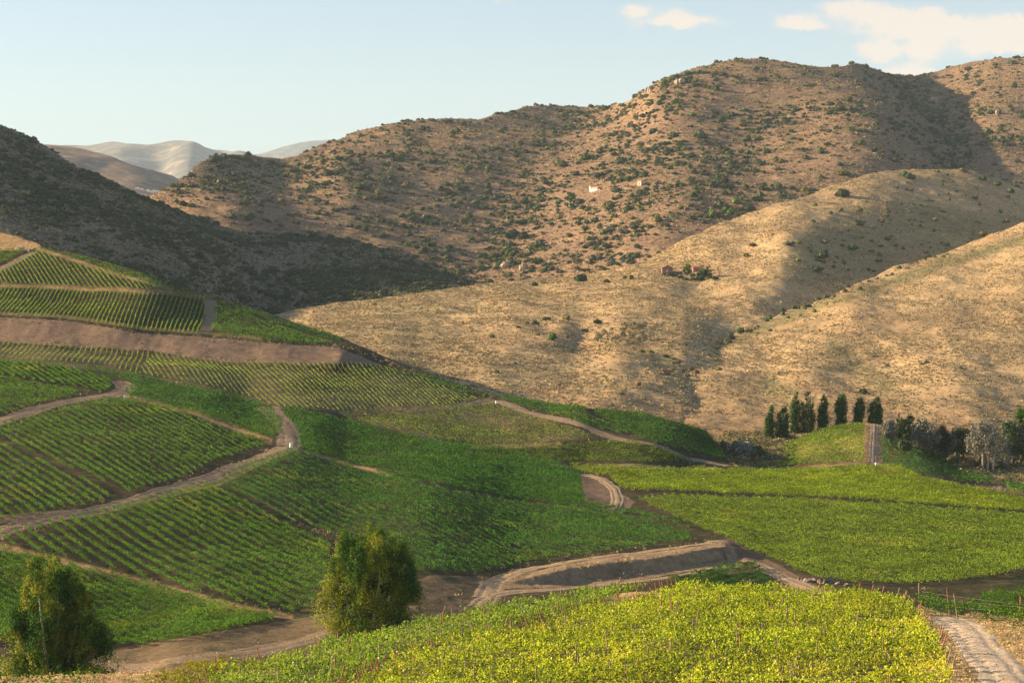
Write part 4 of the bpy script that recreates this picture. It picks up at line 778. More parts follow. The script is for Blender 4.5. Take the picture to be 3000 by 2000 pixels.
# ------------------------------------------------------------------ tufts of dry growth
def tufts(name, label, layer, n, x0, x1, y0, y1, dens, rad, mats, mfun, nq=6, ls=.8, hz=.55, slack=0.0):
    x, y, z, px, py = sample(layer, n, x0, x1, y0, y1, dens, slack); m_ = len(x); r = rs.uniform(rad[0], rad[1], m_) ** 1.0
    C = rs.normal(size=(m_, nq, 3)) * .42; C[:, :, 2] = np.abs(C[:, :, 2]) * hz
    C = C * r[:, None, None]; P = C + np.stack([x, y, z], -1)[:, None]
    V = leaf_quads(P.reshape(-1, 3), np.repeat(r * ls, nq), rs, N=C.reshape(-1, 3) + [0, 0, .05], jit=.7)
    mi = np.repeat(mfun(px, py, x, y, m_), nq)
    o = mesh_obj(name, V, qidx(m_ * nq), None, mats, midx=mi); tag(o, label, 'scrub', kind='stuff'); return o
m_tuft = [leaf_mat('dry_tuft', (.36, .27, .14), (.50, .37, .19), (.34, .24, .13), .2, .05), leaf_mat('grey_tuft', (.23, .195, .11), (.33, .27, .15), (.26, .2, .12), .15, .05), leaf_mat('brown_tuft', (.23, .155, .09), (.30, .2, .115), (.2, .14, .1), .15, .05), leaf_mat('green_tuft', (.12, .14, .05), (.2, .2, .08), (.24, .2, .08), .2, .05)]
def mfG(px, py, x, y, n):
    q_ = rs.random(n); c = fbm(x, y, 40, 3, 301)
    k = np.where(q_ < .30 - .2 * c, 0, np.where(q_ < .72, 1, np.where(q_ < .9, 2, 3))); return k
dGt = lambda px, py, x, y: np.clip(.55 + .45 * fbm(x, y, 16, 3, 303) + .2 * fbm(x, y, 90, 2, 304), .08, 1)
tufts('dry_scrub', 'low dry tufts covering the central golden hill', G1, 62000, 780, 3270, 480, 1260, dGt, (.25, .75), m_tuft, mfG)
tufts('dry_scrub', 'low dry tufts covering the right golden slope', G2, 42000, 1850, 3270, 440, 1000, dGt, (.22, .66), m_tuft, mfG)
def mfB(px, py, x, y, n):
    q_ = rs.random(n); return np.where(q_ < .15, 0, np.where(q_ < .45, 1, np.where(q_ < .85, 2, 3)))
tufts('creek_scrub', 'green and straw undergrowth along the creek bed', G2, 9000, 2110, 3270, 400, 500, lambda px, py, x, y: np.where((py > 1262) & ((px < 2330) | (px > 2580)), .8, 0), (.35, .95), [m_sh[0], m_tuft[0], m_sh[2], m_tuft[3]], lambda px, py, x, y, n: rs.integers(0, 4, n), nq=9, ls=.5, hz=.9)
tufts('dry_scrub', 'low brown scrub between the shrubs of the brown hill', B, 60000, 380, 3270, 1000, 2100, lambda px, py, x, y: np.clip(.6 + .4 * fbm(x, y, 30, 3, 305), .1, 1), (.5, 1.5), m_tuft, mfB, nq=5)
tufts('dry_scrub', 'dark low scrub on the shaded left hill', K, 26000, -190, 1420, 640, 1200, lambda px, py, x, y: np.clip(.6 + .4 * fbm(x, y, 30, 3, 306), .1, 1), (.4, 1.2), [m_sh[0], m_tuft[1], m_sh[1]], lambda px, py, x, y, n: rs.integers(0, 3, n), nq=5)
def mfM(px, py, x, y, n): q_ = rs.random(n); return np.where(q_ < .6, 0, np.where(q_ < .8, 2, 3))
TRK = [[(0, 1232), (120, 1195), (230, 1172), (340, 1158)], [(0, 1568), (140, 1525), (400, 1464), (600, 1404), (760, 1345), (850, 1305)], [(1460, 1690), (1570, 1668), (1793, 1636), (1950, 1618), (2090, 1598)], [(1450, 1748), (1570, 1732), (1793, 1706), (1950, 1688), (2110, 1660)], [(270, 1950), (500, 1948), (700, 1926), (830, 1897)], [(1540, 1207), (1780, 1271), (2050, 1345)]]
ML = [[(0, 836), (300, 845), (500, 856), (610, 870)], [(112, 730), (300, 790), (500, 846)], [(1000, 1206), (1321, 1192), (1430, 1178)], [(0, 933), (178, 942), (446, 979), (600, 988), (760, 1004), (1000, 1018)], [(20, 1602), (357, 1690), (670, 1770), (850, 1800)], [(20, 1570), (357, 1482), (603, 1415)], [(375, 1168), (560, 1206), (790, 1292)], [(1388, 1307), (1640, 1303)], [(0, 999), (380, 1025), (670, 1056), (1000, 1074)], [(1400, 1700), (1570, 1685), (1793, 1646), (1900, 1640), (2140, 1610)], [(850, 1520), (940, 1560), (1000, 1570)], [(1010, 1020), (1150, 1068), (1300, 1125), (1440, 1165)]]
def dM(px, py, x, y):
    d = .015 + 0 * px
    for l in ML: d = np.maximum(d, np.clip(1.3 - dist_line(px, py, l) / 9, 0, 1))
    for l in TRK: q_ = dist_line(px, py, l); d = np.maximum(d, .35 * np.clip(1.6 - q_ / 22, 0, 1) * (q_ > 7))
    d = np.maximum(d, inpoly(px, py, [(-60, 640), (130, 705), (112, 724), (78, 731), (0, 733), (-60, 740)]) * 1.0)
    d = np.maximum(d, inpoly(px, py, [(2140, 1350), (2260, 1350), (2240, 1385), (2130, 1370)]) * .5)
    return d * .8
tufts('dry_grass', 'dry grass and weeds along the terrace edges', M, 16000, -190, 3270, 190, 640, dM, (.22, .55), m_tuft, mfM, nq=8, ls=.55, hz=1.1)
m_grass = [leaf_mat('straw_grass', (.52, .38, .18), (.68, .52, .27), (.60, .36, .18), .3, .3), leaf_mat('straw_dark', (.34, .23, .12), (.45, .30, .16), (.3, .18, .1), .2, .3), leaf_mat('weed_green', (.16, .2, .05), (.26, .28, .08), (.3, .25, .1), .3, .3)]
RD = [(2768, 1801), (2792, 1812), (2832, 1845), (2872, 1893), (2925, 1960), (2985, 2040), (3080, 2180)]
def dF(px, py, x, y):
    rd = dist_line(px, py, RD); wroad = np.interp(py, [1800, 1850, 1950, 2050, 2200], [34, 40, 62, 86, 120])
    d = np.where((px > 2690) & (rd > wroad * 1.05), .9, 0.02)
    d = np.maximum(d, .7 * (px < 520)); d = np.maximum(d, .8 * (dist_line(px, py, [(560, 2080), (660, 2000), (800, 1950)]) < 20)); d = np.maximum(d, .9 * (dist_line(px, py, [(1830, 1772), (1910, 1764)]) < 26))
    return np.where(rd < wroad, np.where(rd < wroad * .14, .12, 0), d)
tufts('dry_grass', 'dry straw grass on the verges of the farm road and the spur', F, 30000, -190, 3270, 84, 190, dF, (.10, .30), m_grass, lambda px, py, x, y, n: np.where(rs.random(n) < .62, 0, np.where(rs.random(n) < .8, 1, 2)), nq=7, ls=.5, hz=1.0, slack=.02)
tufts('ground_cover', 'green and straw weeds on the mound and its grassy path', D, 5000, 2180, 3270, 400, 490, lambda px, py, x, y: np.where((px > 2536) & (px < 2586) & (np.abs(px - 2561) > 12), 1, .12), (.15, .35), m_tuft, mfM, nq=6, ls=.6)

# ------------------------------------------------------------------ trees
m_bark = plain_mat('pale_bark', (.42, .33, .25), .9, .3, 1.2); m_bark2 = plain_mat('dark_bark', (.16, .12, .09), .9, .3, 1.2)
def foliage(blobs, n, ls, r, clump=.28, nclump=None, up=0.0):
    """leaf clumps in ellipsoid blobs [(cx,cy,cz,rx,ry,rz)], more towards their surfaces"""
    vol = np.array([b[3] * b[4] * b[5] for b in blobs]) ** .75; pr = vol ** .6; pr = pr / pr.sum(); nc = nclump or max(20, n // 26)
    bi = r.choice(len(blobs), nc, p=pr); B_ = np.array(blobs)[bi]
    d = r.normal(size=(nc, 3)); d /= np.linalg.norm(d, axis=1, keepdims=True); rad = r.uniform(.35, 1.0, (nc, 1)) ** .45
    cc = B_[:, :3] + d * B_[:, 3:] * rad; cs = clump * (B_[:, 3] * B_[:, 4] * B_[:, 5]) ** (1 / 3) * r.uniform(.5, 1.3, nc)
    ci = r.integers(0, nc, n); g = r.normal(size=(n, 3)) * .55; g[:, 2] *= 1 + up
    return leaf_quads(cc[ci] + g * cs[ci][:, None], ls, r, N=g + d[ci] * .6, jit=.5)
def tree(name, loc, label, cat, mat, blobs, n, ls, trunk, group=None, bark=None, clump=.28, up=0.0, seed=1):
    r = np.random.default_rng(seed); e = empty(name, loc); tag(e, label, cat, group)
    V = foliage(blobs, n, ls, r, clump, None, up); mesh_obj('crown', V, qidx(len(V) // 4), None, [mat], parent=e)
    Vs, Qs, Ts, of = [], [], [], 0
    for pts, ra in trunk:
        v, q, t = tube(pts, ra, 7); Vs.append(v); Qs.append(q + of); Ts.append(t + of); of += len(v)
    mesh_obj('trunk', np.vstack(Vs), np.vstack(Qs), np.vstack(Ts), [bark or m_bark2], parent=e, smooth=True); return e
m_pop = leaf_mat('poplar_leaves', (.018, .06, .012), (.06, .14, .026), (.12, .18, .035), .15, .3)
m_wil = leaf_mat('willow_leaves', (.014, .06, .008), (.11, .22, .020), (.42, .40, .03), .30, .22, pf=(.45, .6))
m_wil2 = leaf_mat('eucalypt_leaves', (.012, .055, .010), (.10, .21, .022), (.46, .42, .035), .3, .35, pf=(.45, .6))
m_sil = leaf_mat('silver_leaves', (.07, .085, .055), (.27, .26, .20), (.42, .39, .31), .18, .35, pf=(.42, .6))
m_dgr = leaf_mat('dark_tree_leaves', (.035, .06, .02), (.07, .105, .03), (.12, .13, .04), .15, .25)
pop = [(2257, 1201, 1312, 27, 'leftmost slim poplar, at the foot of the mound'), (2292, 1197, 1304, 36, 'broad poplar second from the left, with twin tips'), (2330, 1159, 1290, 26, 'tall slim poplar joined to the widest one'), (2362, 1160, 1284, 42, 'tallest and widest poplar on the mound'), (2412, 1167, 1266, 29, 'poplar standing alone right of the tall pair'),
       (2465, 1163, 1258, 31, 'poplar with one narrow pointed tip'), (2518, 1177, 1250, 28, 'short poplar left of the grassy path'), (2563, 1176, 1254, 36, 'poplar at the top of the grassy path')]
for k, (a, t_, b_, w_, lab) in enumerate(pop):
    t_ -= 12; Y = 486.0 - (a < 2300) * 6; x = (a - 1500) / F_PX * Y; zb = max(float(D.h(x, Y)), (HOR - b_ - 6) / F_PX * Y - 1.5); zt = (HOR - t_) / F_PX * Y; hh = zt - zb; rw = w_ / 2 / F_PX * Y * 1.2
    r = np.random.default_rng(50 + k); bl = []
    stems = [(-.42, .78, .62), (.22, 1.0, .72), (.6, .72, .5)] if w_ > 33 else [(-.35, .62 + .3 * r.random(), .7), (.12, 1.0, .8)]
    for sx, sh, sw in stems:
        for q_ in np.linspace(.03, .96, 10):
            wd = rw * sw * (1.0 if q_ < .78 else (1.10 - q_) / .32 * .85 + .15) * r.uniform(.82, 1.15)
            bl.append((sx * rw, r.normal() * .2, q_ * hh * sh * .97, wd, wd, hh * .085))
    tree('poplar_tree', (x, Y, zb), f'dark green {lab}', 'poplar', m_pop, bl, 9000, .27, [([(sx * rw * .6, 0, -.3), (sx * rw, 0, hh * sh * .5), (sx * rw, 0, hh * sh * .9)], [.22, .14, .04]) for sx, sh, sw in stems], 'row of dark poplars on the mound', None, .42, .7, 60 + k)
sil = [(2608, 1224, 1275, 46, m_sil, 'low silver tree nearest to the poplars', 'silver_tree'), (2650, 1220, 1285, 60, m_dgr, 'blue-grey tree between the two first silver trees', 'silver_tree'), (2692, 1222, 1296, 50, m_sil, 'silver tree behind the mound, third from the poplars', 'silver_tree'), (2722, 1228, 1316, 74, m_sil, 'bushy silver tree with pale shoots over the mound flank', 'silver_tree'),
       (2758, 1240, 1322, 46, m_dgr, 'grey-green tree half hidden by the bushy silver one', 'silver_tree'), (2788, 1257, 1333, 52, m_sil, 'small silver tree left of the dark green one', 'silver_tree'), (2822, 1247, 1334, 58, m_dgr, 'dark green tree between two silver trees', 'broadleaf_tree'), (2898, 1228, 1362, 122, m_sil, 'largest silver tree with pale bare trunks', 'silver_tree'),
       (2968, 1240, 1356, 70, m_dgr, 'dark tree right of the largest silver tree', 'broadleaf_tree'), (2972, 1214, 1300, 60, m_sil, 'silver tree at the right edge, behind the dark one', 'silver_tree'), (3022, 1176, 1352, 96, m_wil2, 'tall yellow-green tree cut by the right edge', 'broadleaf_tree')]
for k, (a, t_, b_, w_, mt, lab, nm) in enumerate(sil):
    v0 = (b_ - HOR) / F_PX; Y = 452.0 + (12 if k in (9, 10, 1) else 0) - (8 if k == 7 else 0)
    x = (a - 1500) / F_PX * Y; zb = float(H(x, Y, [G2, D, M])); zt = (HOR - t_) / F_PX * Y; zb2 = max(zb, -v0 * Y - 2.5) if False else zb; hh = zt - zb; rw = w_ / 2 / F_PX * Y
    r = np.random.default_rng(80 + k); bl = [(0, 0, hh * .52, rw * .8, rw * .8, hh * .40)]
    for j in range(11):
        an = r.uniform(0, 6.28); q_ = r.uniform(.2, .88); rr_ = rw * r.uniform(.28, .5); ex = rw * .72 * math.sqrt(max(0.05, 1 - ((q_ - .5) / .55) ** 2))
        bl.append((ex * math.cos(an), ex * math.sin(an), hh * q_, rr_, rr_, rr_ * 1.25))
    tr = [([(0, 0, -.4), (r.normal() * .3, 0, hh * .35), (r.normal() * .6, 0, hh * .8)], [.28, .2, .06])]
    if k == 7: tr = [([(sx, -1.0, -.4), (sx * 1.3 + .2, -1.6, hh * .35), (sx * 1.8, -.6, hh * .8)], [.26, .18, .05]) for sx in (-1.6, -.6, .5)] + [([(.5, -1.6, hh * .22), (2.0, -2.4, hh * .3)], [.12, .05])]
    tree(nm, (x, Y, zb), lab, 'tree', mt, bl, int(2600 + 60 * w_), .36, tr, 'silver and dark trees along the creek', m_bark if k == 7 else m_bark2, .34, .5, 90 + k)
for k, (a, t_, b_, w_, mk, lab) in enumerate([(2190, 1264, 1310, 96, 4, 'wide silver-grey shrub left of the poplars'), (2118, 1256, 1276, 28, 1, 'small grey shrub at the corner of the dark green block'), (2163, 1257, 1278, 20, 0, 'small dark shrub above the wide silver-grey one'), (2205, 1305, 1334, 54, 2, 'olive shrub below the wide silver-grey one'), (2199, 1317, 1346, 34, 4, 'small round pale grey shrub in the creek bed'),
                                              (2198, 1336, 1370, 42, 5, 'dark green shrub at the bottom of the creek bed'), (2145, 1285, 1310, 50, 1, 'blue-grey shrub beside the deep green block'), (2168, 1300, 1328, 40, 0, 'dark low shrub right of the deep green block'), (2232, 1308, 1324, 26, 3, 'reddish dry shrub beside the leftmost poplar'), (2846, 1322, 1350, 40, 3, 'reddish brown shrub under the largest silver tree'), (2780, 1318, 1338, 36, 2, 'olive shrub at the foot of the mound flank'), (2225, 1290, 1312, 36, 0, 'dark shrub touching the leftmost poplar'),
                                              (2640, 1268, 1290, 50, 0, 'dark undergrowth shrub below the first silver trees'), (2870, 1335, 1362, 44, 0, 'dark shrub at the base of the pale trunks'), (2935, 1338, 1364, 40, 0, 'dark shrub right of the pale trunks'), (2800, 1315, 1342, 44, 0, 'dark shrub left of the reddish one')]):
    Y = 446.0 if k < 9 or k == 11 else 445.0
    x = (a - 1500) / F_PX * Y; zb = float(H(x, Y, [G2, D, M])); zt = (HOR - t_) / F_PX * Y; r_ = w_ / 2 / F_PX * Y
    V, T, Q = bush_geo(k + 3, r_, max(.6, (zt - zb) / 1.35), k * 1.3, 'near'); o = mesh_obj('shrub', np.vstack([V, Q]), qidx(len(Q) // 4, len(V)), T, [m_sh[mk]]); o.location = (x, Y, zb); tag(o, lab, 'shrub', 'shrubs in the creek bed')

def big_tree(name, a, Y, top_py, w_px, lab, mt, seed, lay, prof, nst, n):
    """many upright leaders, each a narrow flame of foliage; prof gives the height of the crown across its width"""
    x = (a - 1500) / F_PX * Y; zb = float(H(x, Y, [M])); zt = (HOR - top_py) / F_PX * Y; hh = zt - zb; rw = w_px / 2 / F_PX * Y; r = np.random.default_rng(seed); CC, NCs, tr = [], [], []
    for k in range(nst):
        sx = -1 + 2 * (k + .5) / nst + r.normal() * .05; sy = r.uniform(-.8, .8) * math.sqrt(max(.05, 1 - sx * sx * .9)) * rw * .75
        sh = hh * float(np.interp(sx, [p[0] for p in prof], [p[1] for p in prof])) * r.uniform(.84, 1.0); fw = rw * r.uniform(.20, .34); X = sx * rw * .92
        m_ = int(sh * 16)
        q_ = r.uniform(.03, 1, m_) ** .9; wd = fw * np.where(q_ < .5, .75 + q_ * .5, (1.04 - q_) / .54 * .95 + .05); an = r.uniform(0, 6.283, m_); rd = r.uniform(.4, 1.1, m_)
        bx = X * (.8 + .2 * np.minimum(1, q_ * 2.2)); 
        CC.append(np.stack([bx + np.cos(an) * wd * rd, sy + np.sin(an) * wd * rd, q_ * sh], 1)); NCs.append(np.stack([np.cos(an) * .7 + sx * .4, np.sin(an) * .7, .2 + 0 * q_], 1))
        if k % 2 == 0:
            P = [(X * .25, sy * .3, -.4), (X * .5, sy * .7, sh * .3), (X * .85 + r.normal() * .2, sy, sh * .6), (X, sy, sh * .8)]; tr.append((P, [.24, .15, .08, .02]))
    CC = np.vstack(CC); gap = fbm(CC[:, 0], CC[:, 2] + CC[:, 1] * .4, 1.5, 2, seed) > -.5; CC = CC[gap]; NC = np.vstack(NCs)[gap]
    ci = r.integers(0, len(CC), n); g = r.normal(size=(n, 3)) * [.20, .20, .34]; V = leaf_quads(CC[ci] + g, .17, r, N=NC[ci] + g * .8, jit=.5)
    e = empty(name, (x, Y, zb)); tag(e, lab, 'tree'); mesh_obj('crown', V, qidx(n), None, [mt], parent=e)
    Vs, Qs, Ts, of = [], [], [], 0
    for pts, ra in tr: v, q, t = tube(pts, ra, 7); Vs.append(v); Qs.append(q + of); Ts.append(t + of); of += len(v)
    mesh_obj('trunk', np.vstack(Vs), np.vstack(Qs), np.vstack(Ts), [m_bark], parent=e, smooth=True); return e
big_tree('broadleaf_tree', 1086, 209, 1540, 285, 'tall bushy tree with yellow-green tips in the lower middle', m_wil, 301, M, [(-1, .50), (-.8, .74), (-.62, .95), (-.3, .92), (0, 1.06), (.2, 1.0), (.35, .88), (.6, .95), (.85, .88), (1, .55)], 30, 95000)
big_tree('broadleaf_tree', 165, 184, 1622, 310, 'large tree with golden left side in the lower left corner', m_wil2, 302, M, [(-1, .55), (-.75, .70), (-.55, .94), (-.3, 1.06), (.05, 1.0), (.3, .94), (.5, .80), (.75, .62), (1, .42)], 30, 95000)

# olive grove and the trees at the ruin
mo = leaf_mat('olive_leaves', (.13, .14, .085), (.21, .21, .13), (.25, .22, .14), .2, .3)
ol = sorted((rs.uniform(1745, 1950), rs.uniform(952, 1012)) for _ in range(54))
for k, (a, b_) in enumerate(ol):
    b_ = b_ + (a - 1850) * .05; x, y = (float(q_) for q_ in G1.at(float(a), float(b_))); r_ = rs.uniform(.55, 1.0)
    if k == 0:
        e0 = tree('olive_tree', (0, 0, 0), '', 'olive tree', mo, [(0, 0, 1.5, 1.1, 1.1, .8), (.5, 0, 1.2, .6, .6, .6), (-.5, .3, 1.3, .6, .6, .6)], 150, .42, [([(0, 0, -.2), (.05, 0, .9)], [.12, .08])], None, m_bark2, .3, 0, 400); e = e0
    else:
        e = e0.copy(); COL.objects.link(e)
        for ch in e0.children: c_ = ch.copy(); COL.objects.link(c_); c_.parent = e
    e.location = (x, y, float(G1.h(x, y))); e.rotation_euler = (0, 0, k * 1.7); e.scale = (r_, r_, r_)
    tag(e, f'{ORD(k + 1)} olive tree from the left in the small grove on the golden slope', 'olive tree', 'olive trees of the small grove')
for k, (a, t_, b_, w_, mt, lab) in enumerate([(2014, 766, 806, 30, m_wil2, 'tall olive-brown tree between the two ruined buildings'), (2066, 774, 816, 40, m_dgr, 'dark tree at the right end of the ruins')]):
    x, y = (float(q_) for q_ in G1.at(float(a), float(b_))); zb = float(G1.h(x, y)); hh = (b_ - t_) / F_PX * y; rw = w_ / 2 / F_PX * y
    tree('broadleaf_tree', (x, y, zb), lab, 'tree', mt, [(0, 0, hh * .6, rw * .8, rw * .8, hh * .38), (rw * .4, 0, hh * .4, rw * .6, rw * .6, hh * .3), (-rw * .4, 0, hh * .45, rw * .5, rw * .5, hh * .3)], 900, .6, [([(0, 0, -.3), (.1, 0, hh * .7)], [.25, .1])], None, m_bark2, .35, 0, 410 + k)
for k, (a, b_, w_, mk) in enumerate([(1945, 806, 22, 1), (1960, 808, 26, 0), (1978, 808, 26, 0), (1998, 812, 24, 1), (2008, 818, 26, 5), (2028, 820, 30, 0), (2046, 818, 30, 0), (2062, 812, 34, 0), (2078, 815, 30, 0), (2032, 808, 20, 5), (2095, 818, 28, 0), (2052, 806, 24, 0)]):
    x, y = (float(q_) for q_ in G1.at(float(a), float(b_))); zb = float(G1.h(x, y)); r_ = w_ / 2 / F_PX * y
    V, T, Q = bush_geo(k, r_, r_ * .95, k * 2.1); o = mesh_obj('shrub', np.vstack([V, Q]), qidx(len(Q) // 4, len(V)), T, [m_sh[mk]]); o.location = (x, y, zb); tag(o, f'{NM[mk]} shrub in the thicket below the brick ruins, {ORD(k + 1)} along it', 'shrub', 'shrubs around the ruins')

# ------------------------------------------------------------------ buildings and small things
m_white = plain_mat('whitewash', (.80, .76, .68), .8, .08, .6); m_tile = plain_mat('orange_tiles', (.62, .22, .09), .8, .25, 2.0); m_tile2 = plain_mat('red_tiles', (.50, .17, .10), .8, .25, 2.0)
m_brick = plain_mat('brick', (.30, .16, .11), .9, .3, 2.0); m_win = plain_mat('dark_opening', (.03, .03, .03), .6, .1); m_stone = plain_mat('stone', (.46, .34, .22), .95, .35, .5); m_solar = plain_mat('grey_roof', (.12, .13, .16), .5, .1)
m_cream = plain_mat('cream_render', (.66, .56, .42), .85, .12, .6); m_conc = plain_mat('concrete', (.55, .52, .47), .9, .12, 1)
def box(x0, x1, y0, y1, z0, z1):
    V = [(x, y, z) for x in (x0, x1) for y in (y0, y1) for z in (z0, z1)]
    return np.array(V, float), np.array([(0, 1, 3, 2), (4, 6, 7, 5), (0, 4, 5, 1), (2, 3, 7, 6), (0, 2, 6, 4), (1, 5, 7, 3)])
def prism(x0, x1, y0, y1, z0, z1, th=.15, ov=.3, along='x'):
    """gabled roof of two slabs"""
    if along == 'x': ym = (y0 + y1) / 2; S = [((x0 - ov, y0 - ov, z0), (x1 + ov, y0 - ov, z0), (x1 + ov, ym, z1), (x0 - ov, ym, z1)), ((x0 - ov, ym, z1), (x1 + ov, ym, z1), (x1 + ov, y1 + ov, z0), (x0 - ov, y1 + ov, z0))]
    else: xm = (x0 + x1) / 2; S = [((x0 - ov, y0 - ov, z0), (xm, y0 - ov, z1), (xm, y1 + ov, z1), (x0 - ov, y1 + ov, z0)), ((xm, y0 - ov, z1), (x1 + ov, y0 - ov, z0), (x1 + ov, y1 + ov, z0), (xm, y1 + ov, z1))]
    V, Q = [], []
    for s in S:
        o = len(V); V += list(s) + [(a, b, c + th) for a, b, c in s]
        Q += [(o, o + 3, o + 2, o + 1), (o + 4, o + 5, o + 6, o + 7)] + [(o + i, o + (i + 1) % 4, o + 4 + (i + 1) % 4, o + 4 + i) for i in range(4)]
    return np.array(V, float), np.array(Q)
def wallbox(x0, x1, y0, y1, z0, z1, t=.3, gable=None):
    V, Q = [], []; n = 0
    parts = [(x0, x1, y0, y0 + t), (x0, x1, y1 - t, y1), (x0, x0 + t, y0 + t, y1 - t), (x1 - t, x1, y0 + t, y1 - t)]
    for a, b_, c, d in parts: v, q = box(a, b_, c, d, z0, z1); V.append(v); Q.append(q + n); n += 8
    if gable == 'y':     # triangular gables facing the viewer
        for ya, yb in ((y0, y0 + t), (y1 - t, y1)):
            v = np.array([(x0, ya, z1), (x1, ya, z1), ((x0 + x1) / 2, ya, z1 + (x1 - x0) * .28), (x0, yb, z1), (x1, yb, z1), ((x0 + x1) / 2, yb, z1 + (x1 - x0) * .28)])
            V.append(v); Q.append(np.array([(0, 1, 2, 2), (3, 5, 4, 4), (0, 2, 5, 3), (1, 4, 5, 2)]) + n); n += 6
    return np.vstack(V), np.vstack(Q)
def child(name, vq, mat, par): return mesh_obj(name, vq[0], vq[1], None, [mat], parent=par)
def place(layer, a, b_): x, y = (float(q_) for q_ in layer.at(float(a), float(b_))); return x, y, float(layer.h(x, y))
x, y, z = place(B, 1741, 556); z += 1.2; e = empty('farmhouse', (x, y, z)); e.scale = (.85, .85, .7); tag(e, 'long white house with orange tiled roof on the brown hill', 'house')
e.rotation_euler = (0, 0, math.radians(-42)); child('wall', wallbox(-4.0, 3.4, 0, 4, -2.5, 2.0), m_white, e); child('roof', prism(-4.0, 3.4, 0, 4, 2.0, 3.1, along='x'), m_tile, e)
for wx in (-3.2, -1.2, .8, 2.6): child('window', box(wx, wx + .6, -.04, .1, .5, 1.4), m_win, e)
child('annex', box(3.4, 5.6, .4, 3.4, -2.2, 1.0), m_stone, e); child('annex_roof', box(3.35, 6.2, .1, 3.7, 1.0, 1.2), m_win, e); child('chimney', box(-6.0, -5.0, 1, 2, -1.5, 3.9), m_white, e); child('grey_roof', box(-2.4, .5, 4.6, 7.0, 3.3, 3.6), m_solar, e)
x, y, z = place(B, 1873, 534); z += .6; e = empty('hut', (x, y, z)); tag(e, 'small cream hut with red roof, alone on the brown hill', 'hut')
e.rotation_euler = (0, 0, math.radians(-42)); child('wall', wallbox(-1.5, 1.5, 0, 3, -1, 2.2), m_cream, e); child('roof', prism(-1.5, 1.5, 0, 3, 2.2, 2.9, ov=.25), m_tile, e); child('door', box(-.3, .4, -.04, .1, -.2, 1.4), m_win, e)
x, y, z = place(G1, 1956, 800); e = empty('brick_ruin', (x, y, z)); tag(e, 'brick house with gabled orange roof and one pale window, ruined', 'house')
child('wall', wallbox(-2.5, 2.3, 0, 5, -1, 2.4, gable='y'), m_brick, e); child('roof', prism(-2.5, 2.3, 0, 5, 2.42, 3.86, along='y', ov=.35), m_tile, e); f = child('window', box(-.5, .0, -.05, .08, .7, 1.7), m_white, e)
x, y, z = place(G1, 2043, 796); e = empty('brick_shed', (x, y, z)); tag(e, 'low brick shed with red roof half hidden by dark trees', 'shed')
child('wall', wallbox(-1.9, 1.9, 0, 4, -1, 2.0), m_brick, e); child('roof', prism(-1.9, 1.9, 0, 4, 2.0, 2.9, ov=.3), m_tile2, e)
x, y, z = place(G1, 1986, 797); o = child('stone_wall', box(-2.2, 2.2, 0, .5, -1, 1.1), plain_mat('dark_stone', (.14, .11, .09), .9, .3, 1), None); o.location = (x, y, z); tag(o, 'dark low stone wall joining the two brick buildings', 'wall')
x, y, z = place(M, 62, 730); e = empty('concrete_shelter', (x, y, z)); tag(e, 'small concrete shelter beside the grassy knob, top left', 'shelter'); child('wall', wallbox(-.7, .7, 0, 1.2, -.3, .8, .15), m_conc, e); child('roof', box(-.85, .85, -.1, 1.3, .8, .95), m_conc, e)
for lay, a, b_, s, lab in [(M, 367, 1172, .42, 'white marker block beside the curved track'), (M, 853, 1308, .42, 'white marker block where the second track ends'), (M, 1454, 1182, .3, 'small white marker block on the ridge corner'), (D, 2567, 1363, .36, 'white marker block at the foot of the grassy path'), (M, 84, 736, .32, 'white marker block near the concrete shelter')]:
    x, y, z = place(lay, a, b_); bm = bmesh.new(); bmesh.ops.create_cube(bm, size=1); bmesh.ops.bevel(bm, geom=bm.edges[:], offset=.06, segments=2, affect='EDGES')
    for v in bm.verts: v.co.x *= s * 1.3; v.co.y *= s; v.co.z = (v.co.z + .5) * s * 2.2
    me = bpy.data.meshes.new('marker_block'); bm.to_mesh(me); bm.free(); me.materials.append(m_white); o = bpy.data.objects.new('marker_block', me); COL.objects.link(o); o.location = (x, y, z - .05); o.rotation_euler = (0, 0, .5); tag(o, lab, 'marker', 'white marker blocks')
# far settlement at the foot of the second hill
for k, (a, b_, w_, h_) in enumerate([(402, 551, 5, 1.6), (415, 549, 3, 1.3), (432, 546, 4, 1.5), (452, 552, 6, 1.8), (463, 552, 5, 1.4), (440, 556, 8, 1.2)]):
    x, y, z = place(L1, a, b_); e = empty('farm_building', (x, y, z)); tag(e, f'tiny pale farm building on the distant hill, {["leftmost", "second from left", "left of the mast", "right under the mast", "rightmost", "lowest and longest"][k]}', 'building', 'distant farm buildings')
    child('wall', wallbox(-w_ / 2, w_ / 2, 0, 4, -2, h_ * 1.3), m_white if k % 2 else m_cream, e); child('roof', prism(-w_ / 2, w_ / 2, 0, 4, h_ * 1.3, h_ * 1.3 + .8), m_conc, e)
x, y, z = place(L1, 452, 550); e = empty('mast', (x, y - 3, z)); tag(e, 'thin pale mast with crossbar in the distant valley', 'mast'); v, q, t = tube([(0, 0, -1), (0, 0, 5.4)], [.22, .14], 6); mesh_obj('pole', v, q, t, [m_white], parent=e); child('crossbar', box(-1.1, 1.1, -.1, .1, 3.4, 3.7), m_white, e)
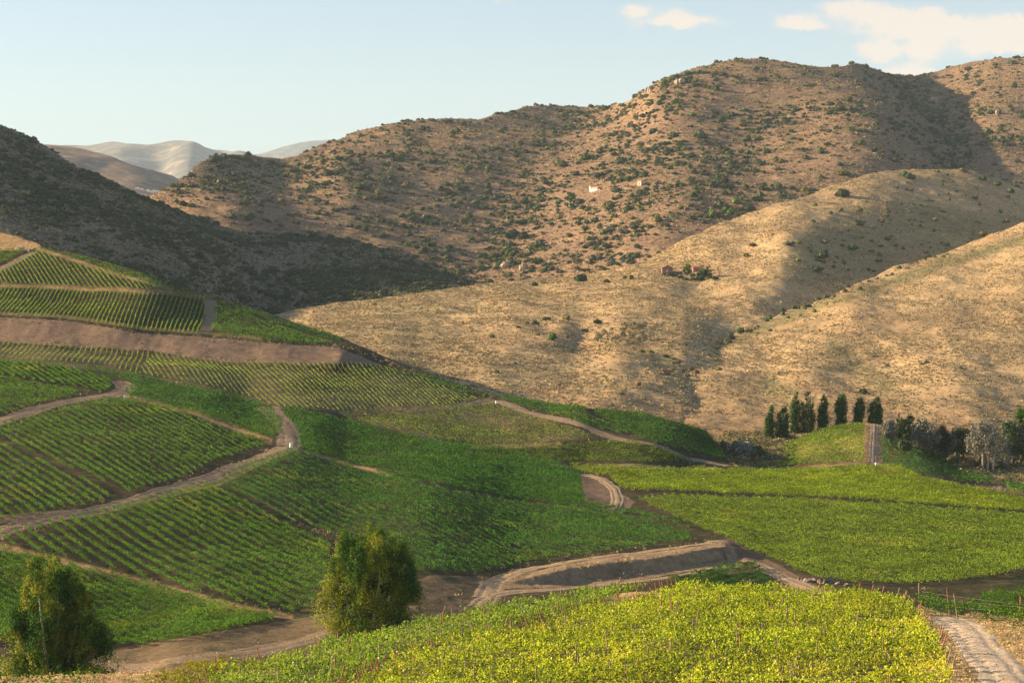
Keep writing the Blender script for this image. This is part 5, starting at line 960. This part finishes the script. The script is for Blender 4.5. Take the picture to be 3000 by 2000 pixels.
# rock outcrops
def rock(layer, a, b_, w_, h_, lab):
    x, y, z = place(layer, a, b_); r = np.random.default_rng(int(a)); V, T, of = [], [], 0; W = w_ / F_PX * y; Hh = h_ / F_PX * y
    for k in range(7):
        v = ICO_V * [W * r.uniform(.15, .3), W * .2, Hh * r.uniform(.3, .6)]; v = np.round(v / (W * .09)) * (W * .09) + r.normal(size=v.shape) * W * .012
        V.append(v + [r.uniform(-.4, .4) * W, r.uniform(-.2, .3) * W, Hh * r.uniform(.1, .6)]); T.append(ICO_F + of); of += len(v)
    o = mesh_obj('rock_outcrop', np.vstack(V), None, np.vstack(T), [m_stone]); o.location = (x, y, z); tag(o, lab, 'rock', 'rock outcrops on the brown hill')
for a in [(1492, 775, 40, 22, 'long orange rock outcrop near the gully foot'), (1534, 790, 26, 26, 'upright rock outcrop right of the long one'), (1896, 300, 26, 26, 'rock outcrop on the left shoulder of the dome'), (1994, 268, 30, 22, 'largest rock outcrop high on the dome'), (2051, 258, 10, 10, 'small yellow rock right of the largest outcrop'), (2736, 300, 22, 20, 'yellow rock on the far right hill'), (2924, 335, 16, 16, 'rock at the right edge of the far right hill'), (1620, 704, 18, 10, 'small pale rock above the long outcrop'), (1820, 345, 12, 14, 'small rock left of the dome shoulder')]: rock(B, *a)
m_boul = plain_mat('grey_rubble', (.20, .16, .13), .95, .4, 2)
# rubble at the end of the lower track
for k, (a, b_, w_) in enumerate([(2345, 1700, 10), (2362, 1704, 14), (2385, 1702, 11), (2410, 1706, 13), (2436, 1704, 16), (2455, 1708, 10), (2480, 1712, 9)]):
    x, y, z = place(M, a, b_); r_ = w_ / F_PX * y; v = lumpy(r_, r_, r_ * .8, 31 + k, .5); o = mesh_obj('boulder', v, None, ICO_F, [m_boul]); o.location = (x, y, z); tag(o, f'grey boulder in the rubble beside the lower track end, {["leftmost", "second", "third", "fourth", "fifth", "sixth", "rightmost"][k]} of the line', 'boulder', 'boulders beside the lower track')

# ------------------------------------------------------------------ haze
if HAZE:
    hv, hq = box(-11000, 11000, -3000, 17500, -71, 1700)
    hz = mesh_obj('haze', hv, hq, None, []); hz['kind'] = 'stuff'; hz['label'] = 'thin summer haze filling the valley air'
    hm = bpy.data.materials.new('haze_air'); hm.use_nodes = True; hn = hm.node_tree.nodes; hn.remove(hn['Principled BSDF'])
    pv = hn.new('ShaderNodeVolumePrincipled'); pv.inputs['Density'].default_value = HAZE; pv.inputs['Color'].default_value = (.70, .86, 1.0, 1); pv.inputs['Anisotropy'].default_value = .0
    hm.node_tree.links.new(pv.outputs[0], hn['Material Output'].inputs['Volume']); hz.data.materials.append(hm)
